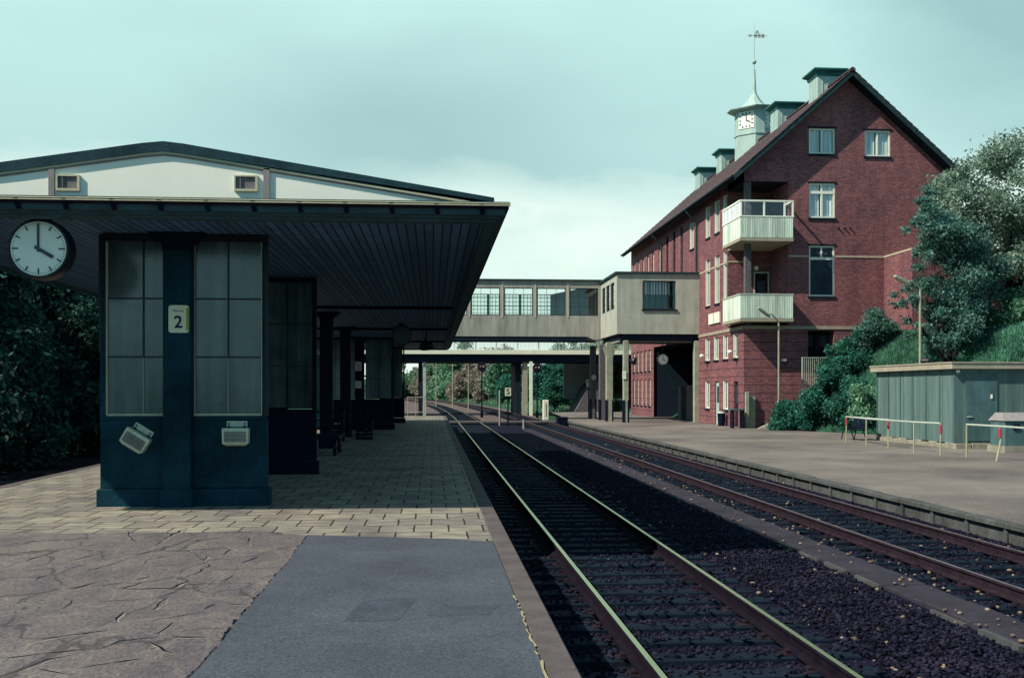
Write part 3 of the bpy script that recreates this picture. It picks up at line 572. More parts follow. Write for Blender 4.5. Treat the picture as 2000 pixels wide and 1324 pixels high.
for Yp, Xc, w in ((14.98, -3.605, .39), (22.3, -3.3, .36), (29.6, at(638, 800, 29.6).x, .36), (36.6, at(675, 800, 36.6).x, .36), (43.3, at(703, 800, 43.3).x, .36), (50.5, at(748, 800, 50.5).x, .36)):
    mb = MB().bev(Xc - w / 2, Xc + w / 2, Yp - w / 2, Yp + w / 2, 0, 3.72, .02).bev(Xc - w / 2 - .03, Xc + w / 2 + .03, Yp - w / 2 - .03, Yp + w / 2 + .03, 0, .26, .015)
    c = mb.build('column', M['green'] if Yp < 20 else M['dark'], cn)
    rr = [[(Xc - a, Yp - b, z), (Xc + a, Yp - b, z), (Xc + a, Yp + b, z), (Xc - a, Yp + b, z)] for a, b, z in ((w/2 + .002, w/2 + .002, 3.62), (w/2 + .02, w/2 + .02, 3.72), (w/2 + .17, w/2 + .05, 3.84), (w/2 + .2, w/2 + .06, 3.879))]
    MB().loft(rr).build('capital', M['dark'], c)
# ------------------------------------------------------------------ windbreak screens
def win_frame(mb, x0, x1, z0, z1, Yf, w, d, mi=0):
    mb.box(x0, x1, Yf, Yf + d, z0, z0 + w, mi).box(x0, x1, Yf, Yf + d, z1 - w, z1, mi).box(x0, x0 + w, Yf, Yf + d, z0 + w, z1 - w, mi).box(x1 - w, x1, Yf, Yf + d, z0 + w, z1 - w, mi)
def screen(label, Y, X0, X1, wins, green, zt=3.86):
    g = M['green'] if green else M['dark']
    t = thing('windbreak_screen', label, 'windbreak screen', ((X0 + X1) / 2, Y, 0), 'glazed windbreak screens under the canopy')
    mb = MB().box(X0, X1, Y, Y + .1, 0.26, 1.24); mb.box(X0, X0 + .07, Y - .02, Y + .12, 1.24, zt); mb.box(X1 - .07, X1, Y - .02, Y + .12, 1.24, zt); mb.box(X0 + .07, X1 - .07, Y - .02, Y + .12, zt - .07, zt)
    mb.box(X0, X1, Y - .03, Y + .13, 1.235, 1.275)
    mb.build('frame', g, t)
    if green: MB().box(X0 - .012, X1 + .012, Y - .032, Y - .021, zt - .1, zt).box(X0 - .014, X0 + .03, Y - .032, Y - .021, 2.2, zt - .1).box(X1 - .03, X1 + .014, Y - .032, Y - .021, 1.28, zt - .1).build('edge_trim', M['black'], t)
    MB().bev(X0 - .045, X1 + .045, Y - .045, Y + .145, 0, .25, .012).build('plinth', g, t)
    for (x0, x1, mx, side) in wins:
        z0, z1 = 1.29, zt - .07
        mb = MB(); win_frame(mb, x0, x1, z0, z1, Y + .02, .022, .05, 1)
        zs = [z0 + (z1 - z0) * k / 3 for k in (1, 2)]
        for z in zs: mb.box(x0 + .022, x1 - .022, Y + .03, Y + .06, z - .011, z + .011, 2)
        mb.box(mx - .011, mx + .011, Y + .028, Y + .062, zs[0] - .012, z1 - .022, 2); mb.box(mx - .009, mx + .009, Y + .028, Y + .062, z0 + .022, zs[0] - .012, 1)
        if green:
            mb.box(x0, x1, Y + .012, Y + .05, z0 - .006, z0 + .026, 0)
            xs_ = x0 if side < 0 else x1 - .024
            mb.box(xs_, xs_ + .024, Y + .012, Y + .05, z0 + .026, z1, 0)
        w = mb.build('window', [M['cream'] if green else M['dark'], M['trim'] if green else M['dark'], M['black']], t)
        MB().box(x0 + .02, x1 - .02, Y + .045, Y + .052, z0 + .02, z1 - .02).build('pane', M['sglass'], w)
    return t
Ys1 = 14.93
x_ = lambda x, Y=Ys1: at(x, 762, Y).x
scr1 = screen('dark green glazed screen under the canopy front with two bins hung on it', Ys1, x_(196), x_(522), [(x_(206), x_(327), x_(279), -1), (x_(378), x_(513), x_(445), 1)], True)
Ys2 = 20.4
screen('dark glazed screen standing just behind the front screen', Ys2, x_(440, Ys2), x_(618, Ys2), [(x_(446, Ys2) , x_(612, Ys2), x_(560, Ys2), 1)], False)
Ys3 = 43.2
screen('far glazed screen beside the column carrying the second platform number', Ys3, x_(612, Ys3), x_(769, Ys3), [(x_(618, Ys3), x_(694, Ys3), x_(655, Ys3), -1), (x_(714, Ys3), x_(764, Ys3), x_(740, Ys3), 1)], False)
Ys4 = 52.0
screen('farthest dark screen near the end of the canopy', Ys4, x_(755, Ys4), x_(790, Ys4), [(x_(758, Ys4), x_(786, Ys4), x_(772, Ys4), 1)], False)
# bins
def bin_(label, loc, rot):
    t = thing('waste_bin', label, 'bin', loc, 'pale ribbed bins on the front screen')
    W, H, D = .185, .23, .16
    def bx(name, x0, x1, y0, y1, z0, z1, m, par, b=.01):
        mb = MB().bev(x0, x1, y0, y1, z0, z1, b); me = mb.build(name, m, None); me.parent = par; return me
    bd = MB(); rr = []
    for z, s in ((-H, .72), (-H + .03, .96), (0, 1), (.02, .97)):
        rr.append([(-W * s, -D * s, z), (W * s, -D * s, z), (W * s, 0, z), (-W * s, 0, z)])
    o = bd.loft(rr).build('body', M['binm'], None); o.parent = t
    g = MB()
    for k in range(8): g.box(-W * .82, W * .82, -D - .006, -D + .002, -H + .055 + k * .019, -H + .055 + k * .019 + .011)
    g = g.build('ribbed_front', M['mesh_'], None); g.parent = o
    bx('wall_bracket', -W * .78, W * .8, -.015, 0.0, .035, .12, M['binm'], t, .006)
    st = MB().box(-W * .7, -W * .5, -.018, -.003, .0, .05).box(W * .5, W * .7, -.018, -.003, .0, .05).tube([(-W*.6, -.03, .08), (-W*.6, -.01, .08)], .012).tube([(W*.6, -.03, .08), (W*.6, -.01, .08)], .012)
    s_ = st.build('strap', M['dark'], None); s_.parent = t
    t.rotation_euler = (0, rot, 0)
p = at(463, 838, Ys1 - .01); bin_('pale ribbed bin hanging straight below the wider screen window', (p.x, Ys1 - .012, p.z), 0)
p = at(271, 848, Ys1 - .01); bin_('pale ribbed bin hanging crooked from one bolt below the narrower window', (p.x + .03, Ys1 - .012, p.z), math.radians(32))
# platform number signs
def plate(label, Y, x0, y0, x1, y1, top, num):
    a, b = at(x0, y0, Y), at(x1, y1, Y); w, h = b.x - a.x, a.z - b.z; c = min(w, h) * .12
    t = thing('platform_sign', label, 'sign', ((a.x + b.x) / 2, Y, b.z), 'platform number signs on the canopy columns')
    P = [(a.x + c, Y, b.z), (b.x - c, Y, b.z), (b.x - c * .3, Y, b.z + c * .3), (b.x, Y, b.z + c), (b.x, Y, a.z - c), (b.x - c * .3, Y, a.z - c * .3), (b.x - c, Y, a.z), (a.x + c, Y, a.z), (a.x + c * .3, Y, a.z - c * .3), (a.x, Y, a.z - c), (a.x, Y, b.z + c), (a.x + c * .3, Y, b.z + c * .3)]
    MB().prism(P, (0, .012, 0)).build('plate', M['signface'] if Y < 20 else M['poster'], t)
    if Y < 20: MB().box(b.x - w * .13, b.x - w * .005, Y - .003, Y - .001, b.z + c, a.z - c).build('edge_stripe', M['signedge'], t)
    text_part('lettering', top, h * .135, ((a.x + b.x) / 2 - w * .02, Y - .004, a.z - h * .21), M['inkfaint'] if Y < 20 else M['ink'], t)
    text_part('numeral', num, h * .62, ((a.x + b.x) / 2 - w * .02, Y - .004, b.z + h * .37), M['ink'], t, bold=.004)
    return t
plate('pale yellow plate with platform number 2 on the front green column', 14.98 - .195 - .016, 329, 596, 369, 650, 'Perron', '2')
plate('small grey plate with number 2 on a far dark column', 43.3 - .2, 694, 706, 706, 724, 'Perron', '2')
a, b = at(694, 744, 43.1), at(706, 758, 43.1)
nt_ = thing('notice', 'small pale notice below the far platform number plate', 'notice', ((a.x + b.x) / 2, 43.1, b.z))
MB().box(a.x, b.x, 43.09, 43.1, b.z, a.z).build('sheet', M['poster'], nt_)
mb = MB()
for k in range(4): mb.box(a.x + .05, b.x - .05 - .03 * (k % 2), 43.085, 43.089, a.z - .07 - k * .055, a.z - .055 - k * .055)
mb.build('printed_lines', M['inkfaint'], nt_)
# letter board between screen and column
a, b = at(617, 681, 30.6), at(628, 692, 30.6)
bt = thing('letter_sign', 'narrow board with a black letter B glimpsed beside the dark screen', 'sign', (b.x - .1, 30.6, a.z - 2))
MB().box(b.x - .3, b.x, 30.6, 30.62, b.z, a.z).build('plate', M['signface'], bt)
text_part('lettering', 'B', .19, (b.x - .075, 30.594, (a.z + b.z) / 2), M['ink'], bt, bold=.004)
MB().box(b.x - .28, b.x - .02, 30.605, 30.625, 0.6, b.z - .002).build('poster_strip', M['copper_dk'], bt)
# ------------------------------------------------------------------ clocks
def make_clock(label, c, r=.345, depth=.26, hang=.2, rim=.045, dial='dial'):
    c = Vector(c); t = thing('station_clock', label, 'clock', (c.x, c.y, c.z), 'round hanging station clocks')
    def disc(y, rr, z=0): return [(c.x + rr * math.sin(2*PI*k/40), y, c.z + rr * math.cos(2*PI*k/40)) for k in range(40)]
    yf, yb = c.y - depth / 2, c.y + depth / 2
    MB().loft([disc(yf + .012, r), disc(yf - .012, r + .006), disc(yf - .012, r + rim * .7), disc(yf + .03, r + rim), disc(yb - .03, r + rim), disc(yb + .012, r + rim * .7), disc(yb + .012, r + .006), disc(yb - .012, r)], cap=False).build('housing', M['black'], t)
    for y, s in ((yf, 1), (yb, -1)):
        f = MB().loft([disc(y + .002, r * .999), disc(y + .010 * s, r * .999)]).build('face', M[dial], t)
        mk = MB(); yy = y - .004 * s
        def bar(ang, r0, r1, w):
            d = Vector((math.sin(ang) * s, 0, math.cos(ang))); q = Vector((d.z, 0, -d.x)); cc = Vector((c.x, yy, c.z))
            mk.prism([cc + d*r0 - q*w/2, cc + d*r1 - q*w/2, cc + d*r1 + q*w/2, cc + d*r0 + q*w/2], (0, .002, 0))
        for k in range(60):
            if k % 5 == 0: bar(2*PI*k/60, r*.72 if k % 15 == 0 else r*.76, r*.95, r*.055)
            else: bar(2*PI*k/60, r*.89, r*.95, r*.016)
        mk.build('dial_marking', M['handm'], f)
        mk = MB(); yy = y - .012 * s; bar(0, -r*.12, r*.88, r*.085); yy = y - .016 * s; bar(2*PI*4.02/12, -r*.14, r*.62, r*.125)
        yy = y - .018 * s
        mk.prism([(c.x + r*.05*math.sin(a*PI/6), yy, c.z + r*.05*math.cos(a*PI/6)) for a in range(12)], (0, .004, 0))
        mk.build('hands', M['handm'], f)
    if hang: MB().tube([(c.x, c.y, c.z + r + rim * .8), (c.x, c.y, c.z + r + hang)], .03).bev(c.x - .09, c.x + .09, c.y - .09, c.y + .09, c.z + r + hang - .04, c.z + r + hang, .01).build('hanger', M['black'], t)
    return t
p = at(75, 485, 13.42); make_clock('large lit round clock under the front canopy corner showing four', (p.x, 13.55, p.z - .005), hang=3.875 - p.z - .345)
p = at(785, 655, 34.5); make_clock('dark shaded clock hanging deep under the canopy', p, r=.30, depth=.24, hang=3.875 - p.z - .30, dial='dial_shaded')
p = at(1294, 702, 67.4); make_clock('white clock hanging under the footbridge room beside the station', p, r=.34, depth=.3, hang=5.3 - p.z - .34)
# ------------------------------------------------------------------ loudspeakers
def speaker(label, c, r=.2, d=(1, -.2, -.15), dep=.3):
    c = Vector(c); d = Vector(d).normalized(); t = thing('loudspeaker', label, 'loudspeaker', c, 'round black loudspeakers')
    u = d.cross(Vector((0, 0, 1))).normalized(); w = u.cross(d); rings = []
    for k, (o, rr) in enumerate(((-dep*.6, .35), (-dep*.5, .62), (-dep*.1, .9), (dep*.3, 1.0), (dep*.4, .96), (dep*.36, .8), (dep*.15, .25))):
        rings.append([c + d * o + (u * math.cos(2*PI*i/20) + w * math.sin(2*PI*i/20)) * r * rr for i in range(20)])
    MB().loft(rings).build('horn', M['black'], t, smooth=False)
    MB().tube([c - d * dep * .5, c - d * (dep * .5 + .22)], .022).build('bracket', M['dark'], t)
    return t
p = at(833, 675, 40); s_ = speaker('flat black loudspeaker slung below the canopy soffit', p, r=.30, d=(.15, -.3, -1), dep=.26)
MB().tube([p, (p.x, p.y, 3.879)], .02).build('hanger', M['dark'], s_)
# ------------------------------------------------------------------ luggage trolleys
def trolley(label, X, Y, s=1.0):
    t = thing('luggage_trolley', label, 'trolley', (X, Y, 0), 'dark luggage trolleys between the columns')
    MB().bev(X - .45, X + .45, Y - .9, Y + .9, .42, .5, .01).build('deck', M['dark'], t)
    fr = MB()
    for sx in (-.42, .42): fr.tube([(X + sx, Y - .88, .45), (X + sx, Y - .88, 1.12)], .022)
    for z in (.7, .9, 1.1): fr.tube([(X - .42, Y - .88, z), (X + .42, Y - .88, z)], .018)
    fr.build('end_frame', M['dark'], t)
    MB().tube([(X, Y + .88, .4), (X + .1, Y + 1.35, .75), (X + .1, Y + 1.4, .8)], .02).build('drawbar', M['dark'], t)
    for sx in (-.33, .33):
        for sy in (-.62, .62):
            w = MB().tube([(X + sx - .04, Y + sy, .2), (X + sx + .04, Y + sy, .2)], .2, 18).build('wheel', M['black'], t)
            MB().tube([(X + sx - .05, Y + sy, .2), (X + sx + .05, Y + sy, .2)], .05, 10).build('hub', M['rust'], w)
            MB().box(X + sx - .015, X + sx + .015, Y + sy - .03, Y + sy + .03, .2, .42).build('fork', M['dark'], t)
    return t
trolley('dark luggage trolley standing before the nearer bare column', at(634, 870, 26.8).x, 26.8)
trolley('dark luggage trolley parked beyond the nearer bare columns', at(697, 840, 37.5).x, 37.5)
for k, (x, Y, h) in enumerate(((655, 33.2, .95), (712, 34.5, .62))):
    X = at(x, 800, Y).x
    c_ = thing('parcel_crate', ('tall dark crate standing on the platform behind a trolley', 'low dark crate standing on the open platform floor')[k], 'crate', (X, Y, 0))
    mb = MB()
    for i in range(5):
        z = i * h / 5
        mb.box(X - .28, X + .28, Y - .25, Y - .23, z + .02, z + h / 5 - .015).box(X - .28, X - .26, Y - .23, Y + .25, z + .02, z + h / 5 - .015).box(X + .26, X + .28, Y - .23, Y + .25, z + .02, z + h / 5 - .015)
    mb.build('side_boards', M['dark'], c_)
    MB().box(X - .3, X + .3, Y - .27, Y + .27, h, h + .04).build('lid', M['dark'], c_)
# ------------------------------------------------------------------ station building
GX, GY = 17.33, 56.0; RXC = 23.27; GXR = 2 * RXC - GX; BYE = 88.6
SL = (19.44 - 13.55) / (RXC - 16.59)
def roofz(X): return 19.44 - SL * abs(X - RXC)
bd = thing('station_building', 'red brick gabled station house with balconies, copper chimneys and clock turret', 'building', (GX, GY, RP))
gp = lambda u, z, d=0: Vector((u, GY + d, z))            # gable wall
sp_ = lambda u, z, d=0: Vector((GX + d, u, z))           # track side wall
LX, LY, LZ0, LZ1 = 19.88, 59.1, 5.3, 13.32               # loggia cut out of the corner
BZ = 5.05
def gx(x): return at(x, 762, GY).x
def gz(y): return at(1600, y, GY).z
def sy(x): return atX(x, 762, GX).y
rect = lambda a, b, c, d: (a, c, b, d)                    # u0,z0,u1,z1
gw = [rect(gx(1580), gx(1631), gz(301), gz(251)), rect(gx(1689), gx(1739), gz(304), gz(253)), rect(gx(1580), gx(1631), gz(426), gz(358)), rect(gx(1580), gx(1630), gz(579), gz(480))]
gdoor = rect(gx(1578), gx(1629), gz(706), gz(644))
def wall(name, P, outer, holes, m, depth, split=None):
    mb = MB(); H = [[P(u0, z0), P(u1, z0), P(u1, z1), P(u0, z1)] for (u0, z0, u1, z1) in holes]
    mb.poly([P(u, z) for u, z in outer], H)
    for (u0, z0, u1, z1) in holes:
        c = [(u0, z0), (u1, z0), (u1, z1), (u0, z1)]
        for i in range(4):
            a, b = c[i], c[(i + 1) % 4]; mb.quad(P(*a), P(*b), P(*b, depth), P(*a, depth))
    return mb.build(name, m, bd)
wt = lambda X: roofz(X) - .32
wall('gable_wall', gp, [(GX, BZ), (GXR, BZ), (GXR, wt(GXR)), (RXC, wt(RXC)), (GX, wt(GX)), (GX, LZ1), (LX, LZ1), (LX, LZ0), (GX, LZ0)], gw, M['brick'], .3)
wall('gable_base_wall', gp, [(GX, RP - .4), (GXR, RP - .4), (GXR, BZ), (GX, BZ)], [(gdoor[0], gdoor[1], gdoor[2], BZ - .05)], M['brick_low'], .9)
# side wall windows (u0,z0,u1,z1)
W0 = 0.95
def sw(u, z0, z1, w=W0): return (u, z0, u + w, z1)
side_up = []
for u in (63.0, 60.9): side_up.append(sw(u, 11.25, 13.25))
side_up.append(sw(59.25, 11.25, 13.25, .7))
for u in (63.0, 60.9): side_up.append(sw(u, 6.95, 9.85))
side_up.append(sw(59.25, 6.95, 9.85, .7))
side_up += [sw(67.0, 11.1, 12.9), sw(77.0, 10.4, 12.6, .7)]
tall = [(70.0, 9.45, 70.7, 13.05), (72.2, 9.45, 72.9, 13.05), (74.4, 9.45, 75.1, 13.05)]
side_up += [sw(u, 10.2, 12.6, .7) for u in (79.3, 81.2, 83.1, 85.0, 86.9)]
side_up += [sw(u, 5.9, 8.3, .7) for u in (77.0, 79.3, 81.2, 83.1, 85.0, 86.9)]
side_lo = [sw(63.1, 3.5, 5.0 - .1), sw(61.1, 3.5, 4.9), sw(59.1, 3.5, 4.9), sw(57.1, 3.5, 4.9, .85), sw(63.1, .5, 2.2), sw(59.1, .5, 2.2)]
side_lo += [sw(u, 3.2, 4.9, .7) for u in (80.6, 82.2, 83.8, 85.4, 87.0)] + [sw(u, .4, 2.6, .7) for u in (80.6, 82.2, 83.8, 85.4, 87.0)]
doors = [(61.0, RP, 61.95, 2.2), (57.1, RP, 57.95, 2.15)]
passage = (66.3, RP - .3, 79.4, 5.02)
wall('track_side_wall', sp_, [(LY, BZ), (BYE, BZ), (BYE, wt(GX)), (GY, wt(GX)), (GY, LZ1), (LY, LZ1), (LY, LZ0), (GY, LZ0), (GY, BZ)], side_up + tall, M['brick'], .25)
wall('track_side_base_wall', sp_, [(GY, RP - .4), (BYE, RP - .4), (BYE, BZ), (GY, BZ)], side_lo + [(d[0], RP - .38, d[2], d[3]) for d in doors] + [passage], M['brick_low'], .25)
# remaining shell
mb = MB().quad((GXR, GY, RP), (GXR, BYE, RP), (GXR, BYE, wt(GXR)), (GXR, GY, wt(GXR)))
mb.poly([(GX, BYE, RP - .4), (GXR, BYE, RP - .4), (GXR, BYE, wt(GXR)), (RXC, BYE, wt(RXC)), (GX, BYE, wt(GX))])
mb.build('rear_walls', M['brick'], bd)
# loggia interior: back walls, ceiling
mb = MB().quad((LX, GY, LZ0), (LX, LY, LZ0), (LX, LY, LZ1), (LX, GY, LZ1)).quad((GX, LY, LZ0), (LX, LY, LZ0), (LX, LY, LZ1), (GX, LY, LZ1))
mb.build('loggia_walls', M['brick'], bd)
MB().quad((GX, GY, LZ1), (LX, GY, LZ1), (LX, LY, LZ1), (GX, LY, LZ1)).quad((GX, GY, LZ1 + .5), (GX, GY, LZ1), (GX, LY, LZ1), (GX, LY, LZ1 + .5)).build('loggia_ceiling', M['soff2'], bd)
MB().box(GX + .12, GX + .45, GY + .12, GY + .45, LZ0, LZ1).build('corner_pillar', M['cobble'], bd)
# rooms behind windows: dark linings
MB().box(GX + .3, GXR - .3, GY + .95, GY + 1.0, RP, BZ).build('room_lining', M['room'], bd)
# passage under the footbridge room
mb = MB().box(GX + .01, GX + 4.2, passage[0] - .02, passage[0] + .22, RP, 5.02).box(GX + 4.0, GX + 4.2, passage[0] + .22, passage[2], RP, 5.02).box(GX + .01, GX + 4.2, passage[2], passage[2] + .2, RP, 5.02).box(GX + .01, GX + 4.2, passage[0], passage[2], 5.025, 5.2)
mb.build('passage_walls', M['girder'], bd)
for y0, y1, zt in ((68.6, 70.4, 2.0), (72.0, 72.9, 1.9)):
    MB().box(GX + .35, GX + 1.6, y0, y1, RP, zt).build('passage_pier', M['cobble'], bd)
MB().tube([at(1301, 712, 70.5), at(1314, 745, 70.5), at(1322, 778, 70.5)], .07, 8).build('drain_pipe', M['copper_dk'], bd)
# stone bands
MB().box(GX - .04, 24.98, GY - .05, GY + .001, BZ + .02, BZ + .2).box(GX - .05, GX + .001, GY - .05, 66.3, BZ + .02, BZ + .2).build('stone_band', M['band'], bd)
b2 = gz(501)
MB().box(LX, gx(1580) - .02, GY - .03, GY + .001, b2 - .05, b2 + .06).box(gx(1631) + .02, 25.4, GY - .03, GY + .001, b2 - .05, b2 + .06).box(GX - .03, GX + .001, LY + .2, 66.0, b2 + .0, b2 + .1).box(GX, GX + .9, LY - .03, LY + .001, b2, b2 + .1).build('pale_band', M['lime'], bd)
# windows
def window(P, u0, z0, u1, z1, dep, cols=2, trans=None, curtain=True, fw=.095, m=None, sill=True, warm=False, s=1):
    m = m or M['whitewood']; mb = MB()
    def bx(mb_, a, b, c, d_, e, f):
        A_, B_ = P(a, c, e), P(b, d_, f); mb_.box(min(A_.x, B_.x), max(A_.x, B_.x), min(A_.y, B_.y), max(A_.y, B_.y), min(A_.z, B_.z), max(A_.z, B_.z))
    bx(mb, u0, u1, z0, z0 + fw, dep, dep + .07); bx(mb, u0, u1, z1 - fw, z1, dep, dep + .07); bx(mb, u0, u0 + fw, z0 + fw, z1 - fw, dep, dep + .07); bx(mb, u1 - fw, u1, z0 + fw, z1 - fw, dep, dep + .07)
    ztop = z1 - fw
    if trans:
        zt = z1 - (z1 - z0) * trans; bx(mb, u0 + fw, u1 - fw, zt - fw * .8, zt + fw * .8, dep - .01, dep + .07)
        um = (u0 + u1) / 2; bx(mb, um - fw * .5, um + fw * .5, zt + fw * .8, z1 - fw, dep, dep + .07); ztop = zt - fw * .8
    for k in range(1, cols):
        um = u0 + (u1 - u0) * k / cols; bx(mb, um - fw * .55, um + fw * .55, z0 + fw, ztop, dep - .004, dep + .07)
    w = mb.build('window', m, bd)
    g = MB(); bx(g, u0 + fw * .5, u1 - fw * .5, z0 + fw * .5, z1 - fw * .5, dep + .03, dep + .036); g.build('pane', M['glass'] if curtain else M['pane'], w)
    if curtain:
        k_ = MB(); n = 24; W = u1 - u0
        for i in range(n):
            a, b = i / n, (i + 1) / n
            if .40 < (a + b) / 2 < .52: continue
            da = .02 * math.sin(a * 40); db = .02 * math.sin(b * 40)
            k_.quad(P(u0 + W * a, z0, dep + .12 + da), P(u0 + W * b, z0, dep + .12 + db), P(u0 + W * b, z1, dep + .12 + db), P(u0 + W * a, z1, dep + .12 + da))
        k_.build('curtain', M['curtain_w'] if warm else M['curtain'], w)
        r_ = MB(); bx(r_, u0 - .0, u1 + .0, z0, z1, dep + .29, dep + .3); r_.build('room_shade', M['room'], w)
    if sill:
        s_ = MB(); bx(s_, u0 - .06, u1 + .06, z0 - .11, z0 + .002, -.06, dep + .002); s_.build('sill', M['soff2'], w)
    return w
window(gp, *gw[0], .06, 2); window(gp, *gw[1], .06, 2); window(gp, *gw[2], .06, 2, trans=.26); window(gp, *gw[3], .06, 1, trans=.25, curtain=False)
for (u0, z0, u1, z1) in gw:
    MB().box(u0 - .08, u1 + .08, GY - .04, GY - .001, z1 + .004, z1 + .09).build('lintel', M['soff2'], bd)
def jamb(u0, z0, u1, z1):
    MB().quad(sp_(u1 - .004, z0 + .004, -.002), sp_(u1 - .004, z0 + .004, .2), sp_(u1 - .004, z1 - .004, .2), sp_(u1 - .004, z1 - .004, -.002)).box(GX - .03, GX + .2, u1 - .07, u1 - .005, z0 + .005, z1 - .005)
for i, r_ in enumerate(side_up + side_lo):
    big = r_[0] < 68
    w = window(sp_, *r_, .11, 1 if r_[2] - r_[0] < .9 else 2, trans=None, curtain=False, fw=.09)
    if big: MB().box(GX - .012, GX + .105, r_[2] - .07, r_[2] - .003, r_[1] + .003, r_[3] - .003).build('side_casing', M['whitewood'], w)
for r_ in tall:
    w = window(sp_, *r_, .1, 1, curtain=False, fw=.05, m=M['dark'], sill=False)
for i, d_ in enumerate(doors):
    w = MB().box(GX + .1, GX + .16, d_[0], d_[2], RP, d_[3]).build('door', M['copper'] if i == 0 else M['rust'], bd)
    MB().box(GX + .06, GX + .1, d_[0] + .04, d_[0] + .1, .6, .75).build('handle', M['dark'], w)
    MB().box(GX + .09, GX + .1, d_[0] + .18, d_[2] - .18, .9, 1.9).build('door_glass', M['pane'], w)
# gable door recess with railing
u0, z0, u1, z1 = gdoor[0], gdoor[1], gdoor[2], BZ - .05
w = MB().box(u0, u1, GY + .8, GY + .86, z0, z1).box(gx(1599), gx(1606), GY + .5, GY + .8, z0, z1 - .2).build('door', M['rust'], bd)
MB().box(u0 + .1, gx(1598), GY + .78, GY + .799, z0 + .9, z1 - .2).box(gx(1608), u1 - .1, GY + .78, GY + .799, z0 + .9, z1 - .2).build('door_glass', M['pane'], w)
MB().box(gx(1600), u1, GY - .02, GY + .8, z0 - .15, z0).build('landing', M['band'], bd)
rl = MB(); ra, rb = at(1567, 742, 55.0), at(1614, 742, 55.0)
for k in range(13):
    x = ra.x + (rb.x - ra.x) * k / 12; rl.box(x - .012, x + .012, 54.99, 55.01, ra.z - .3, at(1567, 699, 55).z)
rl.box(ra.x, rb.x, 54.98, 55.02, at(1567, 699, 55).z, at(1567, 699, 55).z + .04).box(ra.x - .03, ra.x + .03, 54.97, 55.03, RP + 1.2, at(1567, 699, 55).z + .05)
rl.build('stair_railing', M['greypaint'], bd)
# roof
def slab(s, m, y0, y1, zo, xi, xo, th):
    def px(k): return RXC + s * k
    a = [(px(xi), y0, roofz(RXC + xi) - zo), (px(xo), y0, roofz(RXC + xo) - zo), (px(xo), y0, roofz(RXC + xo) - zo - th), (px(xi), y0, roofz(RXC + xi) - zo - th)]
    return MB().prism(a, (0, y1 - y0, 0))
XO = RXC - 16.59
for s in (-1, 1):
    r_ = slab(s, None, 55.3, BYE + .5, 0, 0.0, XO, .14).build('roof', M['tile'], bd)
    slab(s, None, 55.36, BYE + .45, .142, .02, XO - .06, .16).build('eaves_board', M['soff2'], r_)
    slab(s, None, 55.25, 55.299, -.03, 0.0, XO + .02, .34).build('bargeboard', M['barge'], r_)
    # tile verge: small stepped tiles up the rake
    mb = MB(); k = 0.15
    while k < XO:
        X = RXC + s * k; X2 = RXC + s * (k - .3); z1_, z2_ = roofz(X), roofz(X2)
        mb.prism([(X, 55.22, z1_ + .01), (X2, 55.22, z2_ + .01), (X2, 55.22, z2_ + .05), (X, 55.22, z1_ + .085)], (0, .35, 0)); k += .33
    mb.build('verge_tiles', M['tile'], r_)
    # courses across the slope
    mb = MB(); k = .3
    while k < XO:
        X = RXC + s * k; mb.prism([(X, 55.6, roofz(X) + .002), (RXC + s * (k - .3), 55.6, roofz(RXC + s * (k - .3)) + .002), (X, 55.6, roofz(X) + .045)], (0, BYE - 55.2, 0)); k += .34
    mb.build('tile_courses', M['tile'], r_)
mb = MB(); Y = 55.25
while Y < BYE + .4:
    rr = [[(RXC + .16 * f_ * math.cos(a), yy, 19.42 + .16 * f_ * math.sin(a)) for a in [PI * q / 6 for q in range(7)]] for yy, f_ in ((Y, 1.12), (Y + .42, .95))]
    mb.loft(rr); Y += .38
mb.build('ridge_tiles', M['tile'], bd)
g = MB().tube([(16.52, 55.35, 13.47), (16.52, BYE + .45, 13.47)], .075, 8); g.build('gutter', M['soff2'], bd)
# downpipes
for Yp, zb, zt_ in ((65.9, RP, 13.2), (76.2, 9.35, 13.1)):
    MB().tube([(16.52, Yp, 13.42), (16.62, Yp, 13.2), (GX - .12, Yp, 12.6), (GX - .12, Yp, zb)], .07, 8).build('downpipe', M['barge'], bd)
# chimneys
for yc in (59.3, 66.3, 79.4, 86.0):
    hw = .72
    c = MB().box(RXC - hw, RXC + hw, yc - hw, yc + hw, 17.6, 20.15)
    for k in range(1, 5): c.box(RXC - hw + k * 2 * hw / 5 - .02, RXC - hw + k * 2 * hw / 5 + .02, yc - hw - .03, yc - hw, 18.4, 20.15).box(RXC - hw - .03, RXC - hw, yc - hw + k * 2 * hw / 5 - .02, yc - hw + k * 2 * hw / 5 + .02, 18.0, 20.15)
    c = c.build('chimney', M['copper'], bd)
    rr = [[(RXC - a, yc - a, z), (RXC + a, yc - a, z), (RXC + a, yc + a, z), (RXC - a, yc + a, z)] for a, z in ((hw + .05, 20.1), (hw + .08, 20.2), (hw + .08, 20.28), (hw + .26, 20.38), (hw + .3, 20.42), (hw + .3, 20.5), (.4, 20.58))]
    MB().loft(rr).build('cap', M['copper_dk'], c)
# turret: square set diagonally with chamfered corners
TY = 72.75
def oct_(a, c, z, cx_=RXC, cy_=TY):
    pts = []
    h = a / 2 + c / math.sqrt(2)
    base = [(-a/2, -h), (a/2, -h), (h, -a/2), (h, a/2), (a/2, h), (-a/2, h), (-h, a/2), (-h, -a/2)]
    for x, y in base:
        x2 = (x - y) * math.sqrt(.5); y2 = (x + y) * math.sqrt(.5); pts.append((cx_ + x2, cy_ + y2, z))
    return pts
